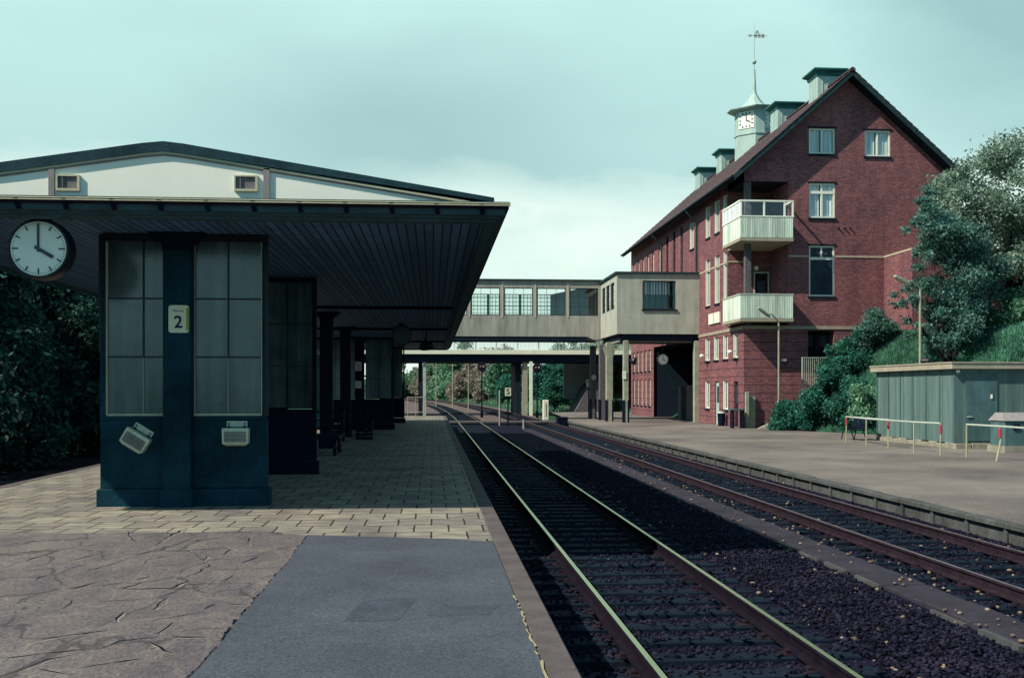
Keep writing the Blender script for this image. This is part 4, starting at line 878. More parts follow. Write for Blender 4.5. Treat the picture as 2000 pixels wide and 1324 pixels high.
# rotated by 45 deg: the chamfer faces the gable end
tu = MB().loft([oct_(1.42, .66, 17.4), oct_(1.42, .66, 19.95), oct_(1.48, .7, 19.97), oct_(1.48, .7, 20.1), oct_(1.42, .66, 20.12), oct_(1.42, .66, 21.75)]).build('clock_turret', M['copper'], bd)
MB().loft([oct_(1.3, .62, 21.7), oct_(1.95, 1.0, 21.80), oct_(1.98, 1.0, 21.86), oct_(1.2, .6, 22.04), oct_(.75, .38, 22.35), oct_(.42, .22, 22.75), oct_(.2, .1, 23.1), oct_(.15, .07, 23.35), oct_(.08, .04, 24.9), oct_(.04, .02, 24.95)]).build('spire', M['copper'], tu)
sp2 = MB().tube([(RXC, TY, 24.9), (RXC, TY, 28.3)], [.035, .015], 6)
rr = []
for k in range(7):
    a = PI * k / 6; rr.append([(RXC + .17 * max(.05, math.sin(a)) * math.cos(b), TY + .17 * max(.05, math.sin(a)) * math.sin(b), 25.45 - .17 * math.cos(a)) for b in [2*PI*q/10 for q in range(10)]])
sp2.loft(rr); sp2.build('finial', M['copper'], tu)
vz = 27.35
wv = MB().box(RXC - .25, RXC + .95, TY - .015, TY + .015, vz - .02, vz + .03)
wv.prism([(RXC - .5, TY - .015, vz), (RXC - .22, TY - .015, vz + .14), (RXC - .22, TY - .015, vz - .12)], (0, .03, 0))
for q in range(3): wv.prism([(RXC + .02 + .26*q, TY - .015, vz - .14), (RXC + .22 + .26*q, TY - .015, vz - .14), (RXC + .22 + .26*q, TY - .015, vz + .18 - .03*(q % 2)), (RXC + .02 + .26*q, TY - .015, vz + .12 + .06*(q % 2))], (0, .03, 0))
wv.prism([(RXC + .05, TY - .015, vz + .2), (RXC + .35, TY - .015, vz + .2), (RXC + .3, TY - .015, vz + .42), (RXC + .14, TY - .015, vz + .36)], (0, .03, 0))
wv.build('weather_vane', M['railing'], tu)
def tclock(dirv):
    d_ = Vector(dirv).normalized(); h = 1.42 / 2 + .66 / math.sqrt(2); c = Vector((RXC, TY, 21.0)) + d_ * (h + .01); u = Vector((-d_.y, d_.x, 0)); w_ = .6
    P_ = lambda a, b, o=0: c + u * a + Vector((0, 0, b)) + d_ * o
    f = MB().prism([P_(-w_, -w_), P_(w_, -w_), P_(w_, w_), P_(-w_, w_)], d_ * .03).build('clock_face', M['whitewood'], tu)
    mk = MB()
    for k in range(12):
        a = 2*PI*k/12; q = Vector((math.sin(a), math.cos(a))); q /= max(abs(q.x), abs(q.y)); t_ = Vector((q.y, -q.x)).normalized() * .045; qa = q * .40; qb = q * .54
        mk.prism([P_(qa.x - t_.x, qa.y - t_.y, .032), P_(qb.x - t_.x, qb.y - t_.y, .032), P_(qb.x + t_.x, qb.y + t_.y, .032), P_(qa.x + t_.x, qa.y + t_.y, .032)], d_ * .01)
    mk.prism([P_(-.03, -.05, .05), P_(.03, -.05, .05), P_(.03, .5, .05), P_(-.03, .5, .05)], d_ * .01)
    sg = -1 if u.x * -1 > 0 else 1
    a = math.radians(120); 
    rt = 1 if (u.cross(Vector((0, 0, 1)))).dot(d_) > 0 else -1
    q = Vector((math.sin(a) * rt, math.cos(a))); t_ = Vector((q.y, -q.x)) * .035
    mk.prism([P_(-t_.x, -t_.y, .065), P_(q.x * .34 - t_.x, q.y * .34 - t_.y, .065), P_(q.x * .34 + t_.x, q.y * .34 + t_.y, .065), P_(t_.x, t_.y, .065)], d_ * .01)
    mk.build('clock_marking', M['handm'], tu)
tclock((-1, -1, 0)); tclock((1, -1, 0))
# balconies
BX0, BX1, BYF, BYR = at(1446, 450, 55.0).x, at(1549, 450, 55.0).x, 55.0, 58.4
for (zb, zp, zg) in ((at(1500, 463, 55).z, at(1500, 424, 55).z, at(1500, 391, 55).z), (at(1500, 620, 55).z, at(1500, 576, 55).z, None)):
    b_ = MB().box(BX0 - .03, BX1 + .02, BYF - .02, GY - .002, zb - .22, zb - .06).box(BX0 - .03, GX - .002, GY - .002, BYR, zb - .22, zb - .06).box(GX + .002, LX - .002, GY + .002, LY - .002, zb - .22, zb - .06).build('balcony', M['band'], bd)
    pn = MB().box(BX0, BX1, BYF, BYF + .05, zb - .05, zp).box(BX0, BX0 + .05, BYF + .05, BYR, zb - .05, zp).box(BX1 - .05, BX1, BYF + .05, GY - .01, zb - .05, zp)
    nrib = 30
    for k in range(nrib): x = BX0 + (BX1 - BX0) * (k + .5) / nrib; pn.box(x - .025, x + .025, BYF - .025, BYF, zb - .03, zp - .03)
    for k in range(14): y = BYF + .1 + k * (BYR - BYF - .2) / 14; pn.box(BX0 - .012, BX0, y, y + .05, zb - .03, zp - .03)
    pn.build('ribbed_panel', M['panel'], b_)
    MB().box(BX0 - .04, BX1 + .03, BYF - .04, BYF + .07, zp, zp + .07).box(BX0 - .04, BX0 + .07, BYF + .07, BYR, zp, zp + .07).box(BX1 - .08, BX1 + .03, BYF + .07, GY - .01, zp, zp + .07).build('handrail', M['greypaint'] if zg is None else M['whitewood'], b_)
    if zg:
        ws = MB(); h0 = zp + .07
        ws.box(BX0 - .04, BX1 + .03, BYF - .03, BYF + .06, zg - .09, zg).box(BX0 - .04, BX0 + .06, BYF + .06, BYR, zg - .09, zg).box(BX1 - .07, BX1 + .03, BYF + .06, GY - .01, zg - .09, zg)
        for x in (1446, 1491, 1531, 1547): X = at(x, 400, 55).x; ws.box(X, X + .09, BYF - .02, BYF + .05, h0, zg - .09)
        for k in range(6): y = BYF + .1 + k * (BYR - BYF - .2) / 5; ws.box(BX0 - .03, BX0 + .05, y, y + .07, h0, zg - .09)
        ws.build('windscreen_frame', M['whitewood'], b_)
        MB().box(BX0 - .005, BX0 + .005, BYF + .05, BYR, h0, zg - .09).build('side_glass', M['curtain'], b_)
        MB().box(BX0 + .05, BX1 - .05, BYF + .01, BYF + .016, h0, zg - .09).build('front_glass', M['glass'], b_)
# loggia door, window and lamp
w = MB().box(at(1472, 550, LY).x, at(1472, 550, LY).x + .06, LY - .06, LY - .002, LZ0, at(1472, 534, LY).z).box(at(1499, 550, LY).x, at(1499, 550, LY).x + .08, LY - .06, LY - .002, LZ0, at(1472, 534, LY).z).box(at(1472, 550, LY).x, at(1499, 550, LY).x + .08, LY - .06, LY - .002, at(1472, 534, LY).z, at(1472, 534, LY).z + .08).build('door', M['greypaint'], bd)
MB().box(at(1474, 550, LY).x, at(1499, 550, LY).x, LY - .03, LY - .003, LZ0, at(1472, 534, LY).z).build('door_leaf', M['rust'], w)
MB().box(at(1479, 550, LY).x, at(1494, 550, LY).x, LY - .04, LY - .031, 6.0, 8.1).build('door_glass', M['pane'], w)
lx = at(1477, 524, LY - .1)
MB().tube([(lx.x, LY - .12, lx.z), (lx.x, LY - .002, lx.z)], [.13, .08], 14).build('lamp', M['whitewood'], bd)
# gable meters, plaque, lamps
for x in (1637, 1649, 1660): p = at(x, 446, GY); MB().tube([(p.x, GY - .12, p.z), (p.x, GY - .001, p.z)], .05, 10).build('wall_bracket', M['soff2'], bd)
p0, p1 = atX(1386, 630, GX), atX(1407, 630, GX)
pq = MB().box(GX - .08, GX - .002, p1.y, p0.y, 5.75, 6.4).build('station_name_board', M['whitewood'], bd)
MB().box(GX - .12, GX - .08, (p0.y + p1.y) / 2 - .03, (p0.y + p1.y) / 2 + .03, 5.75, 6.4).build('board_batten', M['greypaint'], pq)
for (x, y) in ((1372, 694), (1427, 686)):
    p = atX(x, y, GX - .4)
    l_ = thing('wall_lamp', 'white arm lamp on the brick wall ' + ('by the downpipe' if x < 1400 else 'between the first-floor windows'), 'wall lamp', (GX, p.y, p.z))
    MB().tube([(GX - .001, p.y, p.z), (GX - .45, p.y, p.z + .05)], .025, 6).build('arm', M['greypaint'], l_)
    MB().tube([(GX - .45, p.y, p.z + .08), (GX - .45, p.y, p.z - .04), (GX - .45, p.y, p.z - .14)], [.05, .16, .1], 12).build('shade', M['whitewood'], l_)
# annex beside the gable
AXL, AYF = 25.4, 52.6
an = MB().box(AXL, 31.5, AYF, GY - .004, 4.4, b2 - .055).build('annex_wall', M['brick'], bd)
MB().box(AXL - .02, 31.52, AYF - .02, GY - .005, 1.0, 4.4).build('plastered_base', M['concrete'], bd)
MB().box(AXL - .03, 31.53, AYF - .03, GY - .033, b2 - .05, b2 + .06).build('annex_roof', M['lime'], bd)
MB().box(gx(1668), AXL, GY - .06, GY - .002, 1.2, at(1700, 642, 56).z - .9).build('plastered_base', M['concrete'], bd)
# ------------------------------------------------------------------ covered footbridge
FX0 = at(1205, 600, 65.58).x; FYF = 65.58; FYC = 72.0; FYB = 74.6; FZ0, FZ1 = 5.30, 9.18
fb = thing('covered_footbridge', 'pale rendered footbridge corridor with gridded windows and a corner room', 'footbridge', (FX0, FYF, RP))
def fz(y, Y): return at(1000, y, Y).z
cp = lambda u, z, d=0: Vector((u, FYC + d, z))
rp_ = lambda u, z, d=0: Vector((u, FYF + d, z))
spp = lambda u, z, d=0: Vector((FX0 + d, u, z))
def fwall(name, P, outer, holes, m, depth):
    mb = MB(); H = [[P(u0, z0), P(u1, z0), P(u1, z1), P(u0, z1)] for (u0, z0, u1, z1) in holes]
    for off, flip in ((0, 0), (depth, 1)):
        H2 = [[P(u0, z0, off), P(u1, z0, off), P(u1, z1, off), P(u0, z1, off)] for (u0, z0, u1, z1) in holes]
        mb.poly([P(u, z, off) for u, z in outer], H2)
    for (u0, z0, u1, z1) in holes:
        c = [(u0, z0), (u1, z0), (u1, z1), (u0, z1)]
        for i in range(4): a, b = c[i], c[(i + 1) % 4]; mb.quad(P(*a), P(*b), P(*b, depth), P(*a, depth))
    c = outer
    for i in range(len(c)): a, b = c[i], c[(i + 1) % len(c)]; mb.quad(P(*a), P(*b), P(*b, depth), P(*a, depth))
    return mb.build(name, m, fb)
XE = -9.5; pitch = (at(1113, 600, FYC).x - at(985, 600, FYC).x) / 2; wx0 = at(985, 600, FYC).x; ww = at(1041, 600, FYC).x - wx0
cz0, cz1 = fz(616, FYC), fz(562, FYC); CB = fz(657, FYC) ; CT = fz(548, FYC)
wins = [(wx0 + pitch * k, cz0, wx0 + pitch * k + ww, cz1) for k in range(-6, 3)]
wins = [w_ for w_ in wins if w_[0] > XE + .3]
fwall('corridor_wall', cp, [(XE, CB), (FX0 + .2, CB), (FX0 + .2, CT), (XE, CT)], wins, M['conc_stain'], .18)
bp = lambda u, z, d=0: Vector((u, FYB - d, z))
bwins = [(w_[0] - .95, cz0 + .05, w_[2] - .75, cz1 - .22) for w_ in wins if w_[2] < FX0 - .2]
fwall('corridor_rear_wall', bp, [(XE, CB), (FX0 + .2, CB), (FX0 + .2, CT), (XE, CT)], bwins, M['conc_stain'], .16)
MB().box(XE - .1, FX0 + .2, FYC - .12, FYB + .12, CT, CT + .1).build('corridor_roof', M['barge'], fb)
MB().box(XE, FX0 - .05, FYC + .02, FYB - .02, CB + .02, CB + .2).build('corridor_floor', M['concrete'], fb)
MB().box(XE, at(1147, 657, FYC).x, FYC + .05, FYC + .35, CB - .3, CB - .002).box(XE, FX0, FYB - .35, FYB - .05, CB - .3, CB - .002).build('bridge_beam', M['girder'], fb)
MB().prism([(at(1147, 657, FYC).x, FYC - .01, CB - .002), (FX0 + .2, FYC - .01, CB - .002), (FX0 + .2, FYC - .01, CB - .22), (at(1160, 657, FYC).x, FYC - .01, CB - .22)], (0, 2, 0)).build('bracket', M['conc_stain'], fb)
def fwin(P, u0, z0, u1, z1, nu, nz, dep, fw=.05, bar=.012, m=None, pane=True, mz=None):
    mb = MB()
    def bx(mb_, a, b, c, d_, e, f):
        A_, B_ = P(a, c, e), P(b, d_, f); mb_.box(min(A_.x, B_.x), max(A_.x, B_.x), min(A_.y, B_.y), max(A_.y, B_.y), min(A_.z, B_.z), max(A_.z, B_.z))
    bx(mb, u0, u1, z0, z0 + fw, dep, dep + .05); bx(mb, u0, u1, z1 - fw, z1, dep, dep + .05); bx(mb, u0, u0 + fw, z0 + fw, z1 - fw, dep, dep + .05); bx(mb, u1 - fw, u1, z0 + fw, z1 - fw, dep, dep + .05)
    for k in range(1, nu): u = u0 + (u1 - u0) * k / nu; bx(mb, u - bar, u + bar, z0 + fw, z1 - fw, dep + .01, dep + .04)
    for k in range(1, nz): z = z0 + (z1 - z0) * k / nz; bx(mb, u0 + fw, u1 - fw, z - bar, z + bar, dep + .008, dep + .042)
    w = mb.build('window', m or M['room'], fb)
    if pane: g_ = MB(); bx(g_, u0 + fw * .6, u1 - fw * .6, z0 + fw * .6, z1 - fw * .6, dep + .022, dep + .026); g_.build('pane', M['glass'], w)
    return w
for w_ in wins: fwin(cp, *w_, 3, 3, .05, .06, .012)
for w_ in bwins: fwin(bp, *w_, 9, 6, .04, .05, .016)
for w_ in wins:
    MB().box(w_[0] - .17, w_[0] - .08, FYC - .03, FYC - .001, cz0 - .15, cz1 + .25).build('cover_strip', M['cream'], fb)
# corner room
rw = (at(1255, 547, FYF).x, at(1255, 604, FYF).z, at(1320, 547, FYF).x, at(1255, 548, FYF).z)
fwall('room_wall', rp_, [(FX0, FZ0), (GX - .005, FZ0), (GX - .005, FZ1), (FX0, FZ1)], [rw], M['concrete'], .2)
sws = [(FYF + 1.0, rw[1] + .1, FYF + 2.4, rw[3]), (FYF + 2.7, rw[1] + .1, FYF + 4.1, rw[3]), (FYF + 4.4, rw[1] + .1, FYF + 5.8, rw[3])]
fwall('room_side_wall', spp, [(FYF + .2, FZ0), (FYC - .002, FZ0), (FYC - .002, FZ1), (FYF + .2, FZ1)], sws, M['concrete'], .2)
fwin(rp_, *rw, 5, 2, .08, .06, .018)
MB().box(rw[0] - .05, rw[2] + .08, FYF - .08, FYF + .01, rw[1] - .1, rw[1]).build('window_sill', M['soff2'], fb)
for w_ in sws: fwin(spp, *w_, 2, 3, .05, .06, .02)
mb = MB().box(FX0 - .12, GX - .006, FYF - .12, FYC + .8, FZ1, FZ1 + .14); mb.build('room_roof', M['barge'], fb)
MB().box(FX0 + .02, GX - .006, FYF + .3, FYB + .5, FZ0 + .05, FZ0 + .25).build('room_floor', M['concrete'], fb)
MB().box(FX0 + .25, GX - .006, FYF + .25, FYF + .7, FZ0 - .42, FZ0 + .04).box(FX0 + .25, FX0 + .6, FYF + .7, FYC, FZ0 - .42, FZ0 + .04).box(FX0 + .6, GX - .006, FYF + .71, FYB, FZ0 - .25, FZ0 + .04).build('room_beam', M['girder'], fb)
MB().box(FX0 + .15, GX - .3, FYF + .72, FYF + .80, FZ0 - .52, FZ0 - .43).box(FX0 + .15, FX0 + .24, FYF + .25, FYC, FZ0 - .52, FZ0 - .43).build('lower_ledge', M['column'], fb)
# blinds in the room, shelf of things and back wall
wl = MB()
for k in range(9): x = rw[0] + .25 + k * .19; wl.box(x, x + .12, FYF + .45, FYF + .47, rw[1] + .95, rw[3] - .05)
wl.build('blind', M['curtain'], fb)
MB().box(rw[0] - .5, rw[2] + .6, FYF + 2.4, FYF + 2.45, FZ0 + .3, FZ1 - .1).build('room_partition', M['copper_dk'], fb)
# columns
for (x, Y, w_, hi) in ((1222, 65.85, .34, 0), (1190, 68.6, .46, 0), (1177, 71.5, .5, 1), (1158, 74.0, .42, 1)):
    X = at(x, 800, Y).x
    c = MB().bev(X - w_/2, X + w_/2, Y - .2, Y + .2, RP, FZ0 - .42, .03)
    if x == 1190: c.prism([(X - w_/2 - .18, Y - .19, 4.6), (X + w_/2 + .25, Y - .19, 4.6), (X + w_/2, Y - .19, 3.9), (X - w_/2, Y - .19, 3.9)], (0, .38, 0))
    c = c.build('column', M['column'] if not hi else M['cobble'], fb)
    MB().box(X - w_/2 - .025, X - w_/2 + .08, Y - .225, Y + .225, RP, 1.0).box(X + w_/2 - .08, X + w_/2 + .025, Y - .225, Y + .225, RP, 1.0).build('protective_strip', M['dark'], c)
MB().bev(at(1360, 800, 65.9).x - .18, at(1360, 800, 65.9).x + .16, 65.72, 66.1, RP, FZ0 - .42, .03).build('column', M['column'], fb)
for Xp in (-2.5, -7.5): MB().bev(Xp - .25, Xp + .25, 73.0, 73.5, -.8, CB - .3, .03).build('column', M['cobble'], fb)
p = at(1220, 732, 65.5)
t_ = thing('notice', 'white rectangular notice on the slim pale footbridge column', 'notice', (p.x, 65.6, p.z))
MB().box(p.x - .12, p.x + .12, 65.60, 65.63, at(1220, 740, 65.6).z, at(1220, 725, 65.6).z).build('sheet', M['whitewood'], t_)
MB().box(p.x - .09, p.x + .09, 65.595, 65.599, p.z + .05, p.z + .08).box(p.x - .09, p.x + .06, 65.595, 65.599, p.z - .05, p.z - .03).build('printed_lines', M['greypaint'], t_)
p = at(1237, 705, 65.2); speaker('black loudspeaker on the slim pale footbridge column', p, r=.24, d=(.9, -.55, -.2), dep=.35)
# ------------------------------------------------------------------ road bridge behind
RY = 97.0
rb_ = thing('road_bridge', 'low road bridge with white edge beam on dark girders crossing the line', 'bridge', (8, RY, -.8))
z = lambda y: at(1000, y, RY).z
MB().box(-45, 30, RY + .3, RY + 8, z(706), z(693)).box(-45, 30, RY + .1, RY + .3, z(707), z(692)).build('girder', M['girder'], rb_)
MB().box(-45, 30, RY - .25, RY + 8.3, z(692) + .003, z(683.5)).build('edge_beam', M['whitebeam'], rb_)
mb = MB().box(-45, 30, RY, RY + .06, z(664), z(664) + .07); X = -12
while X < 30: mb.box(X, X + .035, RY + .01, RY + .05, z(683), z(664)); X += .13
X = -12
while X < 30: mb.box(X, X + .09, RY - .02, RY + .08, z(683), z(662)); X += 2.0
mb.build('railing', M['railing'], rb_)
def pier(x0, x1, y0, m, dep=.6, w2=None):
    a, b = at(x0, 800, RY).x, at(x1, 800, RY).x; MB().box(a, b, RY + y0, RY + y0 + dep, -.8, z(706) - .002).build('pier', m, rb_)
pier(817, 824, .7, M['girder'], 6); pier(826, 832, .2, M['railing'], .25)
pier(1008, 1019, .7, M['girder'], 6); pier(1021, 1031, .3, M['column'], .5); pier(1034, 1040, -.1, M['whitebeam'], .2)
ab = MB().prism([(at(1122, 800, RY).x, RY + 1, -.8), (at(1200, 800, RY).x, RY + 1, -.8), (at(1200, 800, RY).x, RY + 1, 3.6), (at(1152, 800, RY).x, RY + 1, 2.0)], (0, 5, 0)); ab.build('abutment_slope', M['cobble'], rb_)
MB().box(at(1117, 800, RY).x, 30, RY + 6.2, RY + 6.6, .8, z(707)).build('abutment_wall', M['railing'], rb_)
mb = MB().box(29.5, 30.3, RY - .3, RY + 8.3, -.8, z(706)).box(-45.5, -44.7, RY - .3, RY + 8.3, -.8, z(706)); mb.build('abutment', M['cobble'], rb_)
# ------------------------------------------------------------------ signals, markers and posts
def signal(label, x, y, Y):
    p = at(x, y, Y); t = thing('signal', label, 'railway signal', (p.x, Y, -.78), 'round signal heads before the road bridge')
    MB().tube([(p.x, Y, -.78), (p.x, Y, p.z)], .06, 8).box(p.x - .12, p.x + .12, Y - .12, Y + .12, -.78, -.2).build('post', M['dark'], t)
    h = MB().loft([[(p.x + .36 * q * math.sin(2*PI*k/20), Y - .15 + e, p.z + .48 * q * math.cos(2*PI*k/20)) for k in range(20)] for q, e in ((1, 0), (1, .06))]).box(p.x - .2, p.x + .2, Y - .09, Y + .15, p.z - .25, p.z + .25).build('head', M['black'], t)
    for dx, m in ((-.12, 'redlens'), (.14, 'railing')): MB().tube([(p.x + dx, Y - .2, p.z + .02), (p.x + dx, Y - .149, p.z + .02)], .075, 12).build('lens', M[m], h)
signal('round black signal on a thin post between the tracks', 941, 716, 90); signal('round black signal in front of the pale bridge pier', 1049, 718, 90)
def marker(name, label, x, ytop, Y, text=None, w=.05, m='dark', sz=.42, zb=-.78):
    p = at(x, ytop, Y); t = thing(name, label, 'marker post', (p.x, Y, zb))
    MB().tube([(p.x, Y, zb), (p.x, Y, p.z)], w, 8).build('post', M[m], t)
    if text:
        MB().box(p.x - .2, p.x + .2, Y - .09, Y - .06, p.z - .55, p.z).build('plate', M['signface'], t)
        text_part('lettering', text, .55, (p.x, Y - .095, p.z - .28), M['ink'], t, bold=.01)
marker('marker_post', 'letter S board on a dark post beside the boarded crossing', 992, 757, 68.6, 'S')
marker('marker_post', 'plain pale post left of the S board by the crossing', 976, 762, 69.5, None, .06, 'column')
marker('marker_post', 'short stubby post in the ballast before the crossing', 1023, 819, 62, None, .07, 'column')
marker('marker_post', 'letter S board beside the darkest footbridge columns', 1150, 741, 76, 'S')
p = at(1160, 737, 73.4); t_ = thing('round_sign', 'small round pinkish sign on a footbridge column', 'sign', (p.x, 73.4, p.z))
MB().tube([(p.x, 73.4, p.z), (p.x, 73.44, p.z)], .2, 18).build('plate', M['pinkpaint'], t_); MB().tube([(p.x, 73.45, p.z), (p.x, 73.75, p.z)], .03, 6).build('bracket', M['dark'], t_)
for i, (x, yt) in enumerate(((852, 700), (884, 700), (915, 704))):
    p = at(x, 782, 140 - 12 * i); g_ = hill(p.x, p.y)
    t_ = thing('utility_pole', ('thin pale pole farthest along the curving line', 'thin pale pole midway along the grassy bank', 'thin pale pole nearest on the grassy bank')[i], 'pole', (p.x, p.y, float(g_)))
    MB().tube([(p.x, p.y, float(g_) - .2), (p.x, p.y, float(g_) + 6.0)], [.07, .05], 8).build('shaft', M['yellowish'], t_)
    MB().box(p.x - .5, p.x + .5, p.y - .04, p.y + .04, float(g_) + 5.5, float(g_) + 5.6).build('crossarm', M['yellowish'], t_)
# equipment by the line
p = gnd(1112, 833, -.6); t_ = thing('relay_box', 'low black relay box at the end of the rusty track', 'relay box', (p.x + .3, p.y, RP))
X, Y = p.x + .25, 68.5; MB().bev(X - .35, X + .35, Y - .4, Y + .4, -.75, -.22, .03).build('case', M['dark'], t_); MB().bev(X - .38, X + .38, Y - .43, Y + .43, -.22, -.14, .02).build('lid', M['sleeper'], t_)
p = at(1066, 800, 84); t_ = thing('equipment_cabinet', 'small sunlit white cabinet by the dark bushes under the bridge', 'cabinet', (p.x, 84, -.78))
MB().bev(p.x - .25, p.x + .22, 83.8, 84.2, -.78, at(1066, 781, 84).z, .03).build('case', M['whitewood'], t_); MB().box(p.x - .02, p.x + .0, 83.77, 83.8, -.5, .6).build('door_seam', M['dark'], t_)
# fence at the platform end
t_ = thing('end_railing', 'thin yellowish railing closing the far end of the platform', 'railing', (at(812, 805, 65.5).x, 65.5, 0))
mb = MB()
for x in (796, 812, 829): X = at(x, 800, 65.5).x; mb.tube([(X, 65.5, 0), (X, 65.5, 1.25)], .02, 6)
X0_, X1_ = at(796, 800, 65.5).x, at(829, 800, 65.5).x
for z_ in (1.2, .25): mb.tube([(X0_, 65.5, z_), (X1_, 65.5, z_)], .028, 6)
mb.build('frame', M['column'], t_)
# ------------------------------------------------------------------ lamp posts
def lamp(label, x, Y, ytop, hx, hy, zb, k=1.0):
    p = at(x, ytop, Y); h = at(hx, hy, Y - .3)
    t = thing('lamp_post', label, 'lamp post', (p.x, Y, zb), 'slender street lamps on the side platform')
    MB().tube([(p.x, Y, zb), (p.x, Y, zb + 1.5), (p.x, Y, zb + 1.55), (p.x, Y, p.z)], [.09, .09, .055, .05], 10).build('pole', M['column'], t)
    e = Vector((p.x, Y, p.z)); m1 = e.lerp(h, .45) + Vector((0, 0, .12)); dr = (h - e)
    MB().tube([e, e + Vector((-.03, 0, .1)), m1 + Vector((.1, 0, 0.02)), e.lerp(h, .65)], .035, 8).build('arm', M['column'], t)
    d = dr.normalized(); a = e.lerp(h, .45) ; b = h + d * .12; u = Vector((0, 1, 0)); n = d.cross(u)
    rr = []
    for q, s in ((0, .5), (.12, .9), (.6, 1.0), (.95, .85), (1, .6)):
        c = a.lerp(b, q); rr.append([c + u * .15 * s + n * .02, c + u * .11 * s + n * .09 * s, c - u * .11 * s + n * .09 * s, c - u * .15 * s + n * .02, c - u * .12 * s - n * .06 * s, c + u * .12 * s - n * .06 * s])
    hd = MB().loft(rr).build('lamp_head', M['lampglass'], t)
    return t
lamp('slender lamp post standing before the bush by the brick gable', 1521, 54.6, 632, 1484, 603, RP)
lamp('slender lamp post rising behind the green shed', 1797, 43.2, 566, 1751, 541, RP)
speaker('black loudspeaker on the lamp post before the gable', at(1533, 706, 54.5), r=.22, d=(.9, -.5, -.15), dep=.36)
speaker('black loudspeaker on the lamp post behind the shed', at(1808, 706, 43.1), r=.19, d=(.9, -.5, -.15), dep=.34)
# ------------------------------------------------------------------ shed
SX0 = 18.75; SY0, SY1 = 35.5, 42.0; SX1 = 24.5; SZ0, SZ1 = -.25, 2.42
sd = thing('shed', 'grey green boarded shed with pale flat roof edge and a plain door', 'shed', (SX0, SY0, RP))
MB().box(SX0, SX1, SY0, SY1, SZ0, SZ1).build('wall', M['metalshed'], sd)
mb = MB()
for k in range(7): mb.box(SX0 - .035, SX0 - .001, SY0 + .02 + k * (SY1 - SY0 - .09) / 6, SY0 + .07 + k * (SY1 - SY0 - .09) / 6, SZ0 + .02, SZ1)
mb.build('batten', M['sheddoor'], sd)
MB().box(SX0 - .22, SX1 + .2, SY0 - .2, SY1 + .2, SZ1, SZ1 + .2).box(SX0 - .25, SX1 + .23, SY0 - .23, SY1 + .23, SZ1 + .2, SZ1 + .25).build('roof', M['band'], sd)
dr = MB().box(SX0 + .35, SX0 + 1.55, SY0 - .04, SY0 - .002, SZ0 + .08, SZ1 - .16).build('door', M['sheddoor'], sd)
MB().box(SX0 + 1.3, SX0 + 1.36, SY0 - .07, SY0 - .041, 1.35, 1.5).build('padlock', M['whitewood'], dr); MB().box(SX0 + .42, SX0 + .6, SY0 - .08, SY0 - .041, .68, .71).build('handle', M['poster'], dr)
MB().box(SX0 + .02, SX0 + .16, SY0 - .03, SY0 - .002, SZ1 - .14, SZ1 - .05).build('lamp', M['whitewood'], sd)
mb = MB(); k = 0
for X in np.arange(SX0 - .05, SX1, .62): mb.bev(X, min(X + .6, SX1), SY0 - .12, SY0 + .1, RP - .1, SZ0 - .002 + R.uniform(-.02, 0), .02)
for Y in np.arange(SY0 + .1, SY1, .62): mb.bev(SX0 - .05, SX0 + .1, Y, min(Y + .6, SY1), RP - .1, SZ0 - .004 - (.05 if k % 2 else 0), .02); k += 1
mb.build('footing', M['blocks'], sd)
# grey bin by the shed
p = at(1985, 860, 33.2); t_ = thing('grit_bin', 'grey metal grit bin with sloping lid before the shed door', 'bin', (p.x, 33.2, RP))
x0 = at(1962, 850, 33).x; zt_ = at(1962, 822, 33).z
MB().bev(x0, x0 + 1.1, 33.0, 33.9, RP + .22, zt_, .03).build('body', M['sheddoor'], t_)
MB().prism([(x0 - .04, 32.95, zt_ + .003), (x0 - .04, 33.95, zt_ + .003), (x0 + .1, 33.75, zt_ + .27), (x0 + .1, 33.3, zt_ + .27)], (1.1, 0, 0)).build('lid', M['trim'], t_)
MB().box(x0 + .3, x0 + .52, 32.96, 32.999, zt_ - .3, zt_ - .12).build('handle', M['dark'], t_)
MB().box(x0 - .05, x0 + 1.2, 32.9, 34.0, RP - .02, RP + .22).build('base', M['blocks'], t_)
# ------------------------------------------------------------------ barriers
def barrier(label, posts, top, reds, back=None, extra=None):
    P_ = [gnd(x, y, RP) for x, y in posts]; H = 1.03
    t = thing('tubular_barrier', label, 'barrier', P_[0], 'pale tubular barriers with red bands')
    tops = []
    for i, p in enumerate(P_):
        tp = Vector((p.x, p.y, RP + H)); tops.append(tp)
        if extra == i:
            o = MB().tube([p, p + Vector((.14, .1, .35)), (p.x + .22, p.y + .15, RP + .62), (p.x + .2, p.y + .15, RP + H - .03)], .03, 8); tops[-1] = Vector((p.x + .2, p.y + .15, RP + H))
        else: o = MB().tube([p, tp - Vector((0, 0, .02))], .028, 8)
        o = o.build('post', M['yellowish'], t)
        if i in reds:
            q = tops[-1]; MB().tube([(q.x, q.y, RP + H - .33), (q.x, q.y, RP + H - .06)], .042, 10).build('red_band', M['red'], o)
    order = top; MB().tube([tops[i] for i in order], .03, 8).build('rail', M['greypaint'], t)
    if back: MB().tube([tops[back[0]], tops[back[1]]], .026, 8).build('rail', M['greypaint'], t)
    return t
barrier('longer pale tubular barrier with three red bands beside the bench', [(1653, 863), (1692, 871), (1785, 884), (1837, 889), (1735, 875)], [0, 1, 2, 3], (0, 3, 4), back=(0, 4))
barrier('shorter tubular barrier with one bent post before the shed door', [(1888, 893), (1946, 901), (2060, 915)], [0, 1, 2], (1,), extra=1)
